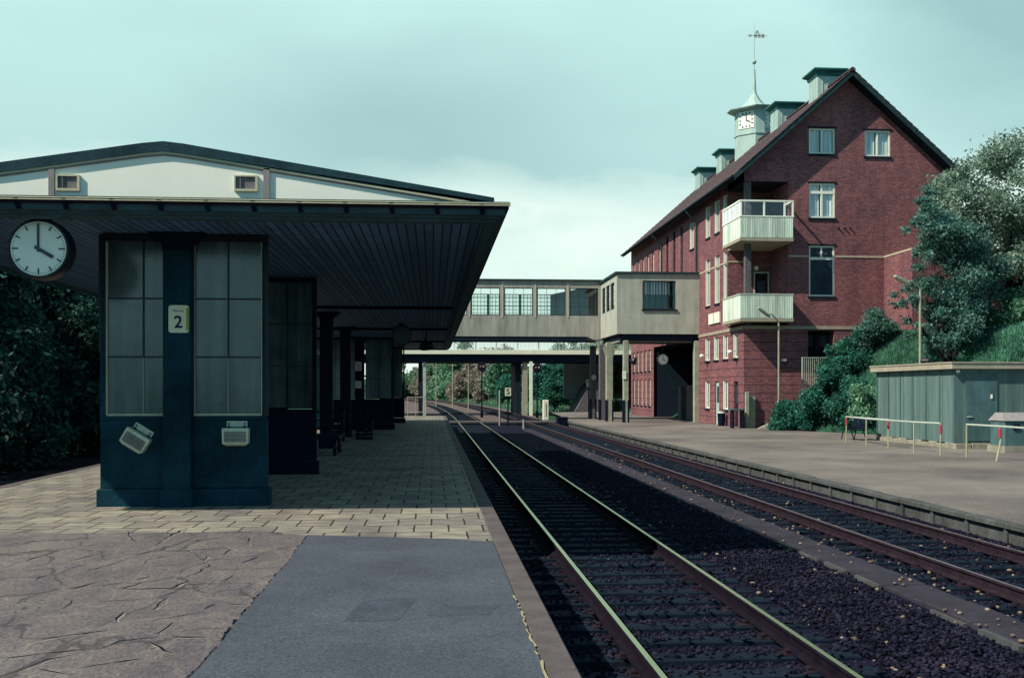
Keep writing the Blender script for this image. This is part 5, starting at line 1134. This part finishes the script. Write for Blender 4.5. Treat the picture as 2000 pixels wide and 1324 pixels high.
# ------------------------------------------------------------------ bench
p = gnd(1688, 862, RP); bx_, by_ = p.x + .1, 42.2
bn = thing('bench', 'dark slatted bench behind the longer barrier', 'bench', (bx_, by_, RP))
sb = MB()
for k in range(3): sb.box(bx_ - .22 + k * .16, bx_ - .1 + k * .16, by_ - .8, by_ + .8, RP + .42, RP + .45)
sb.build('seat', M['dark'], bn)
bb = MB()
for k in range(3): bb.prism([(bx_ + .27 + k * .05, by_ - .8, RP + .52 + k * .13), (bx_ + .3 + k * .05, by_ - .8, RP + .52 + k * .13), (bx_ + .34 + k * .05, by_ - .8, RP + .62 + k * .13), (bx_ + .31 + k * .05, by_ - .8, RP + .62 + k * .13)], (0, 1.6, 0))
bb.build('backrest', M['dark'], bn)
for y in (by_ - .65, by_ + .65):
    MB().tube([(bx_ - .2, y, RP), (bx_ - .12, y, RP + .42)], .022, 6).build('leg', M['dark'], bn)
    MB().tube([(bx_ + .34, y, RP), (bx_ + .2, y, RP + .42), (bx_ + .32, y, RP + .55), (bx_ + .46, y, RP + .95)], .022, 6).build('leg', M['dark'], bn)
# bin and stand by the station doors
p = atX(1409, 800, GX - .35); t_ = thing('waste_bin', 'small grey bin against the brick wall between two doorways', 'bin', (p.x, p.y, RP))
MB().tube([(p.x, p.y, RP), (p.x, p.y, RP + .75)], [.2, .24], 14).build('body', M['dark'], t_); MB().tube([(p.x, p.y, RP + .751), (p.x, p.y, RP + .85)], [.25, .2], 14).build('lid', M['greypaint'], t_)
p = atX(1441, 808, GX - .5); t_ = thing('stand', 'dark topped stand before the last doorway near the wall corner', 'stand', (p.x, p.y, RP))
MB().box(p.x - .45, p.x + .3, p.y - .35, p.y + .35, RP + 1.0, RP + 1.07).build('top', M['copper_dk'], t_)
for sx in (-.35, .2): MB().box(p.x + sx, p.x + sx + .06, p.y - .3, p.y + .3, RP, RP + 1.0).build('leg', M['dark'], t_)
p = at(1458, 790, 55.8); t_ = thing('post', 'pale vertical post at the corner of the brick wall', 'post', (GX + .1, 55.75, RP))
MB().bev(GX - .02, GX + .18, 55.6, 55.8, RP, 1.55, .02).box(GX + .25, GX + .6, 55.86, 55.95, RP, 1.3).build('shaft', M['column'], t_)
# concrete kerb ramp by the bush
mb = MB().prism([(GX + .5, 55.3, RP - .05), (GX + 2.6, 55.3, RP - .05), (GX + 2.6, 55.3, RP + 1.2), (GX + 1.5, 55.3, RP + .35)], (0, .3, 0))
tag(mb.build('low_wall', M['concrete']), 'low sloping pale wall at the foot of the bushes by the gable', 'low wall')
# ------------------------------------------------------------------ hilltop house and boundary wall
hs = thing('cream_house', 'bright cream house wall glimpsed between the trees on the hill', 'house', (36, 62, 4.6))
a = at(1926, 590, 62); b = at(2040, 555, 62)
MB().box(a.x, b.x + 8, 62, 70, 4.0, at(1950, 558, 62).z).build('wall', M['housew'], hs)
zt_ = at(1950, 558, 62).z
MB().prism([(a.x - .4, 61.6, zt_), (a.x - .4, 70.4, zt_), (a.x - .4, 66, zt_ + 1.6)], (b.x - a.x + 9, 0, 0)).build('roof', M['tile'], hs)
MB().box(a.x + 1.35, a.x + 1.5, 61.95, 61.999, 4.0, zt_).build('downpipe', M['dark'], hs)
bw = thing('boundary_wall', 'weathered grey wall along the top of the grassy bank', 'wall', (30, 54.5, 4.5))
MB().box(at(1905, 600, 54.5).x, 46, 54.5, 54.7, 4.0, at(1950, 592, 54.5).z).build('wall', M['cobble'], bw)
mb = MB()
for k in range(6): X = at(1905, 600, 54.5).x + k * 2.2; mb.box(X, X + .3, 54.42, 54.5, 4.0, at(1950, 590, 54.5).z + .05)
mb.build('buttress', M['cobble'], bw)
# ------------------------------------------------------------------ vegetation
def leaves(clumps, n_per, size, flat=.0):
    cs = np.array([c[:3] for c in clumps]); rs = np.array([c[3] for c in clumps]); K = len(cs)
    w = rs ** 2; cnt = np.maximum(8, (n_per * K * w / w.sum()).astype(int)); idx = np.repeat(np.arange(K), cnt); N = len(idx)
    d = rng.normal(size=(N, 3)); d /= np.linalg.norm(d, axis=1)[:, None]
    rad = rng.random(N) ** .45 * (1 + .25 * rng.normal(size=N).clip(-1, 1))
    g3 = rng.normal(size=(N, 3)).clip(-2.3, 2.3) * .50
    mixm = (rng.random(N) < .35)[:, None]
    P = cs[idx] + np.where(mixm, d * rad[:, None], g3) * rs[idx][:, None] * np.array([1, 1, .85])
    a = rng.normal(size=(N, 3)); a /= np.linalg.norm(a, axis=1)[:, None]; b = np.cross(a, rng.normal(size=(N, 3))); b /= np.linalg.norm(b, axis=1)[:, None]
    s = (size * rng.uniform(.6, 1.35, N))[:, None]
    V = np.stack([P - a * s, P + b * s * .55, P + a * s, P - b * s * .55], 1).reshape(-1, 3)
    return V, np.arange(len(V))
def crown_clumps(c, rad, n, rmin, rmax, squash=(1, 1, 1)):
    out = []
    for _ in range(n):
        d = Vector((R.gauss(0, 1), R.gauss(0, 1), R.gauss(0, 1))).normalized() * (R.random() ** .4)
        out.append((c[0] + d.x * rad * squash[0], c[1] + d.y * rad * squash[1], c[2] + d.z * rad * squash[2], R.uniform(rmin, rmax)))
    return out
def tree(name, label, cat, base, clumps, n_per, size, m, stems, group=None, thick=.2):
    t = thing(name, label, cat, base, group); V, I = leaves(clumps, n_per, size)
    mb = MB()
    for st in stems:
        r0 = st[2] if len(st) > 2 else thick
        b0 = Vector(base) + Vector(st[0]); e = Vector(st[1]); pts = [b0 - Vector((0, 0, .3))]
        for q in (.35, .7, 1): pts.append(b0.lerp(e, q) + Vector((R.uniform(-.12, .12), R.uniform(-.12, .12), 0)))
        mb.tube(pts, [r0, r0 * .8, r0 * .55, r0 * .35], 8)
        near = sorted(clumps, key=lambda c: (Vector(c[:3]) - e).length)[:7]
        for c in near: mb.tube([pts[2], (pts[2] + Vector(c[:3])) * .5 + Vector((0, 0, .15)), c[:3]], [r0 * .4, r0 * .25, r0 * .1], 5)
    mb.build('trunk', M['bark'], t)
    raw_mesh('crown', V, 4, I, m, t)
    return t
# tree B, tall blossoming tree on the hill
B0 = at(1974, 625, 50); B0.z = 4.7
cl = crown_clumps((B0.x + 1.2, 50.5, 10.2), 4.9, 95, .4, 1.0, (1.1, .8, .84))
for x, y, r_ in ((1860, 350, .55), (1885, 330, .6), (1850, 390, .7), (1900, 370, .8), (1920, 320, .8), (1950, 300, .9), (1985, 290, 1.0), (1880, 420, .8), (1915, 450, 1.0), (1940, 400, 1.1), (1860, 345, .4), (1895, 500, .8), (1960, 520, .8), (1930, 540, .6), (1822, 400, .5), (1840, 430, .6), (1805, 425, .4), (1860, 470, .6), (1835, 375, .35), (1875, 375, .6)):
    p = at(x, y, 49 + R.uniform(-1, 1.5)); cl.append((p.x, p.y, p.z, r_))
cl = [c for c in cl if not (c[2] < 7.2 and c[0] > at(1925, 0, 50).x)]
tree('broadleaf_tree', 'tall spreading tree with pale blossoming crown and thick dark trunk on the bank', 'tree', B0, cl, 560, .09, M['leafA'], [((0, 0, 0), (B0.x + .1, 50.2, 8.2), .34), ((0.05, 0, 1.4), (B0.x - 2.2, 50, 8.6), .18), ((0, 0, 2), (B0.x + 2.6, 50.5, 9.2), .2)])
# tree A, darker multi-stem tree in front
A0 = at(1868, 700, 47.5); A0.z = float(hill(A0.x, 47.5))
cl = []
for x, y, r_ in ((1795, 490, .45), (1800, 540, .5), (1790, 430, .4), (1820, 410, .55), (1830, 460, .8), (1850, 510, .95), (1880, 470, .9), (1820, 560, .7), (1835, 610, .75), (1870, 580, 1.0), (1900, 540, .95), (1890, 620, .9), (1925, 590, .7), (1850, 640, .7), (1820, 655, .5), (1800, 610, .4), (1775, 575, .35), (1905, 640, .6), (1870, 660, .6), (1810, 390, .35), (1860, 430, .7), (1755, 590, .28), (1780, 640, .3), (1900, 490, .8), (1935, 530, .7)):
    for q in range(5): p = at(x + R.uniform(-20, 20), y + R.uniform(-20, 20), 47.5 + R.uniform(-1.3, 1.5)); cl.append((p.x, p.y, p.z, r_ * R.uniform(.45, .9)))
st = []
for dx, (ex, ey) in ((-.25, (1835, 610)), (-.1, (1850, 560)), (.05, (1875, 540)), (.5, (1893, 590)), (.9, (1885, 560)), (-.5, (1800, 640))):
    p = at(ex, ey, 47.5); st.append(((dx, R.uniform(-.2, .2), 0), (p.x, p.y, p.z), .11))
tree('multi_stem_tree', 'darker many-stemmed tree leaning over the bank behind the shed', 'tree', A0, cl, 300, .08, M['leafB'], st)
# shrub row beside the gable
def bush(name, label, x, y, Y, w, h, m, group=None, dens=1300, size=.1, n=16):
    X = at(x, 762, Y).x; z0 = max(float(hill(X, Y)), RP) ; cl = []
    for _ in range(n):
        a, r_ = R.uniform(0, 2 * PI), R.random() ** .5; k = 1 - .55 * r_ * r_
        cl.append((X + math.cos(a) * r_ * w * .8, Y + math.sin(a) * r_ * w * .6, z0 + R.uniform(.12, 1) * h * k, R.uniform(.10, .40) * min(w, h) + .12))
    return tree(name, label, 'bush', (X, Y, z0), cl, dens * 1.0, size, m, [((R.uniform(-.2, .2), 0, 0), (X + R.uniform(-.5, .5), Y, z0 + h * .6), .05) for _ in range(3)], group)
GB = 'green shrubs massed beside the brick gable'
bush('leafy_bush', 'leftmost low shrub spilling over the foot of the gable wall', 1535, 0, 52.8, .85, 1.7, M['leafC'], GB, 900, .075, 15)
bush('leafy_bush', 'broad green shrub right behind the nearer lamp post', 1570, 0, 52.2, 1.2, 2.5, M['leafC'], GB, 900, .075, 15)
bush('leafy_bush', 'full green shrub in the middle of the shrub mass', 1612, 0, 51.4, 1.3, 3.0, M['leafC'], GB, 900, .075, 15)
bush('leafy_bush', 'tall shrub below the gable door railing', 1640, 0, 53.2, 1.3, 3.2, M['leafC'], GB, 900, .075, 15)
bush('leafy_bush', 'rounded shrub behind the left end of the barrier', 1660, 0, 50.2, 1.2, 2.4, M['leafC'], GB, 900, .075, 15)
bush('leafy_bush', 'shrub against the back corner of the shed', 1700, 0, 48.8, 1.2, 2.3, M['leafF'], GB, 900, .075, 15)
bush('leafy_bush', 'upper shrub climbing the bank toward the dark evergreen', 1672, 0, 53.6, 1.1, 1.8, M['leafC'], GB, 900, .075, 15)
bush('evergreen_bush', 'dark dense evergreen at the foot of the brick gable on the bank', 1712, 0, 53.4, 1.1, 1.9, M['leafB'], None, 1000, .065, 18)
bush('evergreen_bush', 'small dark evergreen tip beside the pale annex plinth', 1742, 0, 53.0, .5, .9, M['leafB'], None, 400, .08, 8)
bush('leafy_bush', 'pale green shrub on the bank above the shed roof end', 1985, 0, 47.5, 1.6, 1.7, M['leafF'], None, 700, .1, 16)
# grass on the bank
def grass(N, gen, h, name='grass', label='tall green grass covering the bank behind the shed', m='grassm'):
    X, Y = gen(N); Z = hill(X, Y); N = len(X)
    a = rng.uniform(0, 2 * PI, N); hh = h * rng.uniform(.5, 1.3, N); w = .035 * rng.uniform(.6, 1.6, N) * (h / .3)
    dx, dy = np.cos(a) * w, np.sin(a) * w; lx, ly = rng.normal(0, .4, N) * hh, rng.normal(0, .4, N) * hh
    V = np.stack([np.stack([X - dx, Y - dy, Z - .05], -1), np.stack([X + dx, Y + dy, Z - .05], -1), np.stack([X + lx, Y + ly, Z + hh], -1)], 1).reshape(-1, 3)
    return tag(raw_mesh(name, V, 3, np.arange(len(V)), M[m]), label, kind='stuff')
def gg(N):
    X = rng.uniform(18, 34, N); Y = rng.uniform(43, 56, N); k = (hill(X, Y) > -.5) & (Y < 55.6); return X[k], Y[k]
grass(110000, gg, .19)
def gf(N):
    Y = rng.uniform(98, 290, N); X = rng.uniform(9, 30, N) - (Y - 70) ** 2 / 3600; k = hill(X, Y) > -.7; return X[k], Y[k]
grass(42000, gf, .45, label='pale green grass on the low bank beyond the road bridge', m='leafF')
# bushes on the cutting beyond the bridge
kinds = [('leafF', 'bright green'), ('leafE', 'olive brown bare-twigged'), ('leafC', 'deep green')]
far = [(800, 150, 3.2, 5.0, 0), (835, 165, 3, 6.0, 0), (868, 150, 2.6, 3.6, 1), (880, 175, 4, 7.5, 0), (905, 142, 2.2, 3.4, 1), (925, 165, 3.8, 6.5, 1), (955, 135, 2.4, 4.2, 1), (975, 150, 3.2, 6.6, 0), (995, 125, 2.2, 4.8, 2), (845, 205, 6, 10, 1), (910, 210, 7, 12, 0), (975, 190, 6, 10, 1), (790, 200, 7, 9, 0), (1060, 120, 2.8, 6.2, 2), (1085, 112, 2.6, 5.8, 2), (1105, 126, 3, 7, 2), (1130, 135, 3.2, 7.5, 0), (1170, 130, 4, 8.5, 0), (1215, 125, 4, 9, 0)]
wd = ['farthest left, mostly behind the shelter', 'behind the first thin pole', 'low down behind the second thin pole', 'tall, behind the two farther poles', 'low, beside the nearest thin pole', 'under the bridge left of the signal', 'low, just right of the track signal', 'right of the track signal, reaching the girder', 'against the dark bridge pier', 'high on the skyline over the curving rails', 'high on the skyline behind the signal', 'high behind the pier', 'far along the curve beside the canopy columns', 'just right of the pale pier', 'beside the white cabinet', 'behind the white cabinet, darkest of them', 'above the cobbled slope', 'between the footbridge columns', 'beyond the slim pale column']
for (x, Y, w_, h_, k), tx in zip(far, wd):
    Y0 = Y; mg = 2.5 + .5 * w_
    if x < 1040:
        while at(x, 762, Y).x < 10 + cx(Y) + mg and Y < 330: Y += 3
    if x < 1040: w_ *= (Y / Y0) ** .9; h_ *= (Y / Y0) ** .8
    bush('cutting_bush', kinds[k][1] + ' bush on the cutting, ' + tx, x, 0, Y, w_, h_, M[kinds[k][0]], 'bushes on the cutting beyond the road bridge', 620, .17 * Y / 130, 16)
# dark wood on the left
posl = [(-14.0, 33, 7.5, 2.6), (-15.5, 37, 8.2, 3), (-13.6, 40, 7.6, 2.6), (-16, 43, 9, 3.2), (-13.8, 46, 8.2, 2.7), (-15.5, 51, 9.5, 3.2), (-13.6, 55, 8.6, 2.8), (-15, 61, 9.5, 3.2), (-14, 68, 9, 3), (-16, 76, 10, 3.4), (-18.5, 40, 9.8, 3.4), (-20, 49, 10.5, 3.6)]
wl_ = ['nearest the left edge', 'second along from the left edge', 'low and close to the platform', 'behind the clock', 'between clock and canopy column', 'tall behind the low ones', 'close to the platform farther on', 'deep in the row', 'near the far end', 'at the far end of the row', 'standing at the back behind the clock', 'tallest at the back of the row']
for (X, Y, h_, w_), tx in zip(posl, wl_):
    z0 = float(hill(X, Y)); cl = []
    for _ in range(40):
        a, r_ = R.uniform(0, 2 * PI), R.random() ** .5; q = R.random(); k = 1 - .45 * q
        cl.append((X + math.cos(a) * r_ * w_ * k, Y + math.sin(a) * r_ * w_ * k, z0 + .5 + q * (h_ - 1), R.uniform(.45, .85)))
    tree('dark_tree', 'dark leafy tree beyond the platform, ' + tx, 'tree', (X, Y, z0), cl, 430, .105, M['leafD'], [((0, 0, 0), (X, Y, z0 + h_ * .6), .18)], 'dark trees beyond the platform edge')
cl = []
for k in range(150): cl.append((R.uniform(-15.5, -12.2), R.uniform(24, 80), R.uniform(-.7, 1.6), R.uniform(.6, 1.0)))
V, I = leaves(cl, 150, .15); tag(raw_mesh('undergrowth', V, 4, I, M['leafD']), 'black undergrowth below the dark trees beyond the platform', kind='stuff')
# tree tops behind the far end of the building
bush('leafy_tree', 'grey green treetop showing past the far gable end', 1205, 0, 104, 3.2, 13.2, M['leafA'], None, 300, .2, 22)
# distant woodland ring
cl = []
for k in range(90):
    a = R.uniform(-.9, .9); d_ = R.uniform(330, 420); cl.append((math.sin(a) * d_, math.cos(a) * d_, R.uniform(2, 9), R.uniform(6, 12)))
V, I = leaves(cl, 260, 1.3)
cl = []
for k in range(120): cl.append((R.uniform(-33, -24), R.uniform(30, 130), R.uniform(-1, 8.5), R.uniform(1.5, 2.8)))
V2, I2 = leaves(cl, 420, .34); I = np.concatenate([I, I2 + len(V)]); V = np.concatenate([V, V2]); tag(raw_mesh('woodland', V, 4, I, M['leafD']), 'far off woodland along the horizon', kind='stuff')
# ------------------------------------------------------------------ light
SD = Vector((4.36, 1.7, -4.67)).normalized()            # travel direction of sunlight
sun = bpy.data.lights.new('sun', 'SUN'); sun.energy = 4.7; sun.angle = math.radians(.6); sun.color = (1.0, .93, .80)
so = bpy.data.objects.new('sun', sun); col.objects.link(so); so.rotation_euler = SD.to_track_quat('-Z', 'Y').to_euler(); so.location = (-30, -20, 40)
w = bpy.data.worlds.new('World'); sc.world = w; w.use_nodes = True; nt = w.node_tree; bg = nt.nodes['Background']
sk = nt.nodes.new('ShaderNodeTexSky'); sk.sky_type = 'NISHITA'; sk.sun_disc = False
el = math.asin(-SD.z); sk.sun_elevation = el; sk.sun_rotation = math.atan2(-SD.x, -SD.y) % (2 * PI)
tc = nt.nodes.new('ShaderNodeTexCoord'); sx_ = nt.nodes.new('ShaderNodeSeparateXYZ'); nt.links.new(tc.outputs['Generated'], sx_.inputs[0])
zv = sx_.outputs[2]
base = ramp(nt, zv, [(0.0, (.62, .80, .74)), (.12, (.50, .68, .63)), (.20, (.42, .62, .59)), (.27, (.45, .68, .64)), (.36, (.50, .75, .71)), (.44, (.46, .70, .66)), (.6, (.12, .25, .32)), (1.0, (.015, .05, .10))])
mp = nt.nodes.new('ShaderNodeMapping'); nt.links.new(tc.outputs['Generated'], mp.inputs['Vector']); mp.inputs['Scale'].default_value = (1, 1, 2.6); mp.inputs['Location'].default_value = (3.1, .4, .15)
n1 = noise(nt, mp.outputs['Vector'], 2.1, 6, .55, .35); n2 = noise(nt, mp.outputs['Vector'], 1.1, 4, .5)
grey = ramp(nt, n2, [(.46, (0, 0, 0)), (.62, (1, 1, 1))])
behind = mth(nt, 'MINIMUM', mth(nt, 'MAXIMUM', mth(nt, 'MULTIPLY_ADD', sx_.outputs[1], -3.6, 2.9), 0.0), 1.0)
base = mixc(nt, base, ramp(nt, zv, [(0.0, (.19, .45, .56)), (.5, (.07, .20, .34)), (1.0, (.02, .06, .15))]), behind)
c1 = mixc(nt, base, (.33, .52, .50), mth(nt, 'MULTIPLY', grey, .55))
low = ramp(nt, zv, [(0.0, (1, 1, 1)), (.17, (.85,) * 3), (.23, (.12,) * 3), (.5, (0, 0, 0))])
n3 = noise(nt, mp.outputs['Vector'], 6.0, 6, .6, .4)
edge_ = mth(nt, 'MULTIPLY_ADD', mth(nt, 'SUBTRACT', n3, .5), .10, mth(nt, 'MULTIPLY_ADD', mth(nt, 'SUBTRACT', n1, .5), .15, zv))
bank = ramp(nt, edge_, [(.165, (1, 1, 1)), (.18, (.7,) * 3), (.21, (0, 0, 0))])
n3 = noise(nt, mp.outputs['Vector'], 6.0, 6, .6, .4)
cf = mth(nt, 'MULTIPLY', mth(nt, 'MULTIPLY', bank, ramp(nt, n3, [(.35, (.55,) * 3), (.6, (1, 1, 1))])), mth(nt, 'SUBTRACT', 1.0, behind))
dk = nt.nodes.new('ShaderNodeVectorMath'); dk.operation = 'DISTANCE'; nt.links.new(tc.outputs['Generated'], dk.inputs[0]); dk.inputs[1].default_value = (.50, .79, .36)
c1 = mixc(nt, c1, (.25, .42, .42), mth(nt, 'MULTIPLY', ramp(nt, mth(nt, 'MULTIPLY_ADD', mth(nt, 'SUBTRACT', n1, .5), .25, dk.outputs['Value']), [(.06, (1, 1, 1)), (.17, (0, 0, 0))]), .8))
dk2 = nt.nodes.new('ShaderNodeVectorMath'); dk2.operation = 'DISTANCE'; nt.links.new(mp.outputs['Vector'], dk2.inputs[0]); dk2.inputs[1].default_value = (3.1 - .03, .4 + .97, .15 + .24 * 2.6)
c1 = mixc(nt, c1, (.29, .46, .45), mth(nt, 'MULTIPLY', ramp(nt, mth(nt, 'MULTIPLY_ADD', mth(nt, 'SUBTRACT', n1, .5), .3, dk2.outputs['Value']), [(.04, (1, 1, 1)), (.26, (0, 0, 0))]), .7))
c2 = mixc(nt, c1, (.73, .84, .76), cf)
sk10 = mixc(nt, sk.outputs['Color'], (.55, 1.0, .95), 1.0, 'MULTIPLY')
sc10 = nt.nodes.new('ShaderNodeVectorMath'); sc10.operation = 'SCALE'; nt.links.new(c2, sc10.inputs[0]); sc10.inputs['Scale'].default_value = 10.0
fin = mixc(nt, sc10.outputs[0], sk10, .12)
nt.links.new(fin, bg.inputs['Color']); bg.inputs['Strength'].default_value = .1
sc.view_settings.view_transform = 'Standard'; sc.view_settings.look = 'None'; sc.view_settings.exposure = 0.38; sc.view_settings.gamma = 1
sc.cycles.max_bounces = 6; sc.cycles.transparent_max_bounces = 12
